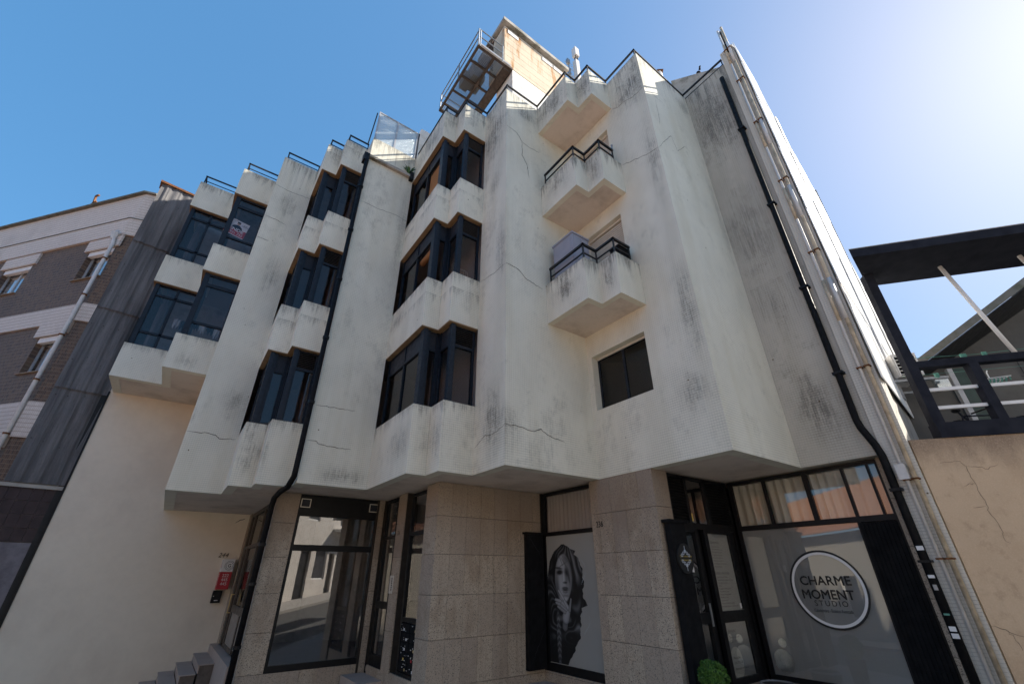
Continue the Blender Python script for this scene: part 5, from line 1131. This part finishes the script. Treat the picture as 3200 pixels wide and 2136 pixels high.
# rear volume under a pitched roof
Fg = Fr(HC - NH * 3., EH, NH)
MB().add([Fg.p(2.3, 3.2, 0), Fg.p(12., 3.2, 0), Fg.p(12., 5.2, 0), Fg.p(7.2, 7.94, 0), Fg.p(2.3, 5.10, 0), Fg.p(2.3, 3.2, -3), Fg.p(12., 3.2, -3), Fg.p(12., 5.2, -3), Fg.p(7.2, 7.94, -3), Fg.p(2.3, 5.10, -3)],
    [(0, 1, 2, 3, 4), (9, 8, 7, 6, 5), (0, 5, 6, 1), (1, 6, 7, 2), (2, 7, 8, 3), (3, 8, 9, 4), (4, 9, 5, 0)]).build('gable', M['bulkhead'], OH)
MB().hexa([Fg.p(2.3, 5.10, 0), Fg.p(7.2, 7.94, 0), Fg.p(7.2, 8.42, .99), Fg.p(1.8, 5.02, .99), Fg.p(2.3, 5.30, 0), Fg.p(7.2, 8.3, 0), Fg.p(7.2, 8.44, .99), Fg.p(1.8, 5.04, .99)]).build('roof_soffit', M['ink'], OH)
def rake(sa, za, sb, zb2, d0, d1, th_, nm, mt):
    A, B = Fg.p(sa, za, d0), Fg.p(sb, zb2, d0); C, D = Fg.p(sb, zb2, d1), Fg.p(sa, za, d1); P = [A, B, C, D]
    MB().hexa(P + [p + Vector((0, 0, th_)) for p in P]).build(nm, mt, OH)
rake(1.75, 5.01, 7.2, 8.45, 1.0, -3.2, .15, 'roof', M['roofedge']); rake(12.5, 5.1, 7.2, 8.45, 1.0, -3.2, .15, 'roof', M['roofedge'])
for s_ in (4.0, 5.2, 6.6): MB().fb(Fg, s_, s_ + .012, 3.2, 5.7 + (s_ - 4) * .5, .0, .004).build('panel_joint', M['ink'], OH)
MB().fb(Fg, 2.9, 14, 5.0, 5.01, .0, .004).build('panel_joint', M['ink'], OH)
dg = MB().fb(Fr(HC - NH * 2.2, EH, NH), 2.36, 2.55, 3.2, 5.0, -.05, 0).build('terrace_door', M['greenglass'], OH); MB().fb(Fr(HC - NH * 2.2, EH, NH), 2.28, 2.36, 3.2, 5.0, -.06, .02).build('door_jamb', M['alu'], OH)
MB().fb(Fr(HC - NH * 2.2, EH, NH), 1.2, 2.28, 3.2, 4.95, -.2, -.1).fb(Fr(HC - NH * 2.2, EH, NH), 2.55, 3.4, 3.2, 5.0, -.2, -.1).build('terrace_wall', M['bulkhead'], OH)
lp_ = MB().fb(Fr(HC - NH * 1.9, EH, NH), 1.78, 1.98, 4.50, 4.72, 0, .10).build('lantern', M['screen'], OH)
# washing line with pegs, hanger, air conditioner, bicycle
FW = Fr(HC - NH * .45, EH, NH)
tag(MB().tube([FW.p(.62, 4.60, 0), FW.p(1.6, 4.56, 0), FW.p(4., 4.62, 0)], .004, 5).tube([FW.p(.6, 4.34, -.1), FW.p(4., 4.34, -.1)], .003, 5).build('washing_line', M['mint']), 'thin green washing line strung across the navy balcony', 'washing line')
def pegs(s_, z_, n, lab, dd=0.):
    b = MB()
    for i in range(n): b.fb(FW, s_ + i * .022, s_ + i * .022 + .012, z_ - .05 - .01 * (i % 2), z_ + .02, dd - .012, dd + .012)
    tag(b.build('clothes_pegs', M['mint']), lab, 'clothes pegs', 'mint green pegs on the washing line')
pegs(1.40, 4.565, 4, 'cluster of mint pegs on the upper line left of the middle post'); pegs(1.68, 4.565, 3, 'small mint peg cluster above the right end of the handrail'); pegs(1.02, 4.33, 3, 'mint pegs on the lower line in the first balcony opening', -.1); pegs(1.56, 4.33, 4, 'mint pegs on the lower line in the second balcony opening', -.1)
hg = thing('peg_hanger', 'white plastic drying hanger full of mint pegs in the second balcony opening', 'drying hanger', tuple(FW.p(1.9, 4.1, -.3)))
b = MB(); 
for i in range(4): b.bar(FW.p(1.66, 4.22, -.2 - i * .09), FW.p(2.02, 4.24, -.2 - i * .09), .013)
b.bar(FW.p(1.69, 4.22, -.2), FW.p(1.69, 4.22, -.47), .012).bar(FW.p(2.0, 4.24, -.2), FW.p(2.0, 4.24, -.47), .012).bar(FW.p(1.75, 4.23, -.2), FW.p(1.95, 4.24, -.47), .012); b.build('frame', M['white'], hg)
for i in range(4):
    for j in range(7): piece('peg', M['mint'], hg, FW, 1.69 + j * .05, 1.70 + j * .05, 4.175, 4.225, -.2 - i * .09 - .006, -.2 - i * .09 + .006)
if 1: MB().tube([FW.p(1.84, 4.23, -.33), FW.p(1.84, 4.36, -.33), FW.p(1.86, 4.40, -.33)], .008, 6).build('hook', M['white'], hg)
Fa = Fr(HC - NH * 1.6, EH, NH)
ac = thing('air_conditioner', 'white air conditioner unit on a steel bracket between party wall and navy post', 'air conditioner', tuple(Fa.p(1.3, 4.7, 0)))
MB().fb(Fa, 1.16, 1.55, 4.72, 5.16, -.6, 0).build('body', M['pvc'], ac)
b = MB(); 
for i in range(6): b.fb(Fa, 1.18, 1.53, 4.75 + i * .07, 4.76 + i * .07, .012, .022)
for i in range(3): b.fb(Fa, 1.18 + i * .165, 1.195 + i * .165, 4.74, 5.12, .012, .022)
b.build('grille', M['white'], ac); MB().fb(Fa, 1.19, 1.52, 4.74, 5.12, .0, .01).build('fan_recess', M['blackmat'], ac)
MB().fb(Fa, 1.05, 1.9, 4.64, 4.68, -.1, -.04).fb(Fa, 1.05, 1.9, 4.54, 4.58, -.5, -.44).build('bracket', M['galv'], ac)
Fb2 = Fr(HC - NH * 1.2, EH, NH)
bk = thing('bicycle', 'dark bicycle handlebar and saddle showing low behind the first balcony bars', 'bicycle', tuple(Fb2.p(1.7, 3.2, 0)))
for u_ in (1.45, 2.28):
    w_ = MB().tube([Fb2.p(u_ + .27 * math.cos(a), 3.48 + .27 * math.sin(a), 0) for a in [i * math.pi / 12 for i in range(25)]], .016, 6).build('wheel', M['blackmat'], bk)
    for i in range(8): a = i * math.pi / 4; MB().tube([Fb2.p(u_, 3.48, 0), Fb2.p(u_ + .265 * math.cos(a), 3.48 + .265 * math.sin(a), 0)], .003, 4).build('spoke', M['galv'], w_)
MB().tube([Fb2.p(1.45, 3.48, 0), Fb2.p(1.52, 3.82, 0), Fb2.p(1.98, 3.80, 0), Fb2.p(1.8, 3.46, 0), Fb2.p(1.52, 3.82, 0)], .016, 7).tube([Fb2.p(1.8, 3.46, 0), Fb2.p(1.45, 3.48, 0)], .012, 6).tube([Fb2.p(2.28, 3.48, 0), Fb2.p(1.95, 3.93, 0)], .016, 7).tube([Fb2.p(1.52, 3.82, 0), Fb2.p(1.49, 3.9, 0)], .014, 6).build('frame', M['navy'], bk)
MB().tube([Fb2.p(1.80, 3.92, .26), Fb2.p(1.95, 3.95, .1), Fb2.p(1.96, 3.95, -.1), Fb2.p(1.82, 3.92, -.26)], .013, 7).build('handlebar', M['black'], bk); MB().ball(Fb2.p(1.47, 3.92, 0), .09, 10, 6, (1, .7, .45)).build('saddle', M['black'], bk)

# ------------------------------------------------------------------ opposite side of the street (seen in the shop glass)
OPP = Vector((7.9, 1.6, 0)) + NO * 8.3; FO = Fr(OPP, E2, -NO)
wh = thing('opposite_white_building', 'pale tiled building across the street with dark doors', 'building', tuple(OPP + E2 * -12 + Vector((0, 0, gz(*(OPP + E2 * -12).xy)))))
b = MB(); cells(b, FO, -34, -1.0, -1, 8.2, [(-14.2, -12.2, -1, 2.9), (-18.5, -16.8, -1, 3.0), (-10.8, -9.2, 1.4, 3.2), (-8.6, -7.4, -1, 2.9), (-11.9, -11.1, -1, 2.9), (-13.5, -12., 4.6, 6.2), (-17.5, -16, 4.6, 6.2), (-9, -7.5, 4.6, 6.2)], -.3, 0); b.build('wall', M['greytile'], wh)
for h in ((-14.2, -12.2, -1, 2.9), (-18.5, -16.8, -1, 3.0), (-8.6, -7.4, -1, 2.9), (-11.9, -11.1, -1, 2.9)):
    d_ = MB().fb(FO, h[0], h[1], h[2], h[3], -.2, -.15).build('door', M['panel'], wh)
    nd = 3 if h[1] - h[0] > 1.6 else 1; wd_ = (h[1] - h[0] - .1) / nd
    for i in range(nd):
        for j in range(5): piece('door_panel', M['black'], d_, FO, h[0] + .1 + i * wd_, h[0] + wd_ + i * wd_, .3 + j * .5, .7 + j * .5, -.15, -.13)
for h in ((-10.8, -9.2, 1.4, 3.2), (-13.5, -12., 4.6, 6.2), (-17.5, -16, 4.6, 6.2), (-9, -7.5, 4.6, 6.2)):
    f = frame(FO, [(h[0], h[0] + .08, h[2], h[3]), (h[1] - .08, h[1], h[2], h[3]), (h[0], h[1], h[3] - .08, h[3]), (h[0], h[1], h[2], h[2] + .08)], 'window', M['white'], wh, -.15, -.08); piece('pane', M['panel'], f, FO, h[0] + .08, h[1] - .08, h[2] + .08, h[3] - .08, -.12, -.11)
MB().fb(FO, -15, -11, 4.2, 4.35, 0, .9).build('balcony', M['whitewall'], wh); MB().fb(FO, -34, -1, 8.2, 8.45, -.3, .25).build('cornice', M['whitewall'], wh)
MB().fb(FO, -34, -1.0, -1, 8.2, -7, -.4).build('body', M['concrete'], wh)
rh = thing('opposite_tiled_roof_house', 'low cream house across the street under an orange tiled roof', 'house', tuple(OPP + E2 * 15 + Vector((0, 0, gz(*(OPP + E2 * 15).xy)))))
b = MB(); cells(b, FO, 3, 34, -3, 3.3, [(10, 11.1, -3, 1.6), (13, 14.3, -.2, 1.5), (16.5, 17.8, -.2, 1.5), (20, 21.1, -3, 1.3)], -.3, 0); b.build('wall', M['shutter'], rh)
for h in ((10, 11.1, -3, 1.6), (20, 21.1, -3, 1.3)): MB().fb(FO, *h, -.2, -.14).build('door', M['brown'], rh)
for h in ((13, 14.3, -.2, 1.5), (16.5, 17.8, -.2, 1.5)):
    f = frame(FO, [(h[0], h[0] + .08, h[2], h[3]), (h[1] - .08, h[1], h[2], h[3]), (h[0], h[1], h[3] - .08, h[3]), (h[0], h[1], h[2], h[2] + .08)], 'window', M['white'], rh, -.15, -.08); piece('pane', M['panel'], f, FO, h[0] + .08, h[1] - .08, h[2] + .08, h[3] - .08, -.12, -.11)
b = MB(); n = 620; rows = 12; vs = []
for j in range(rows + 1):
    for e_ in (0, 1):
        for i in range(n + 1):
            s_ = 2.7 + 31.6 * i / n; t_ = (j + (0 if e_ == 0 else .96)) / rows; vs.append(FO.p(s_, 3.32 + t_ * 2.9 + .05 * math.cos(6.2832 * s_ / .22) + (.05 if e_ == 0 else 0), .35 - t_ * 5.2))
fs = []
for q in range(2 * rows + 1):
    for i in range(n): a = q * (n + 1) + i; fs.append((a, a + 1, a + n + 2, a + n + 1))
b.add(vs, fs); o = b.build('roof', M['terracotta'], rh, recalc=False)
MB().fb(FO, 3, 34, -3, 3.2, -6, -.4).build('body', M['concrete'], rh)
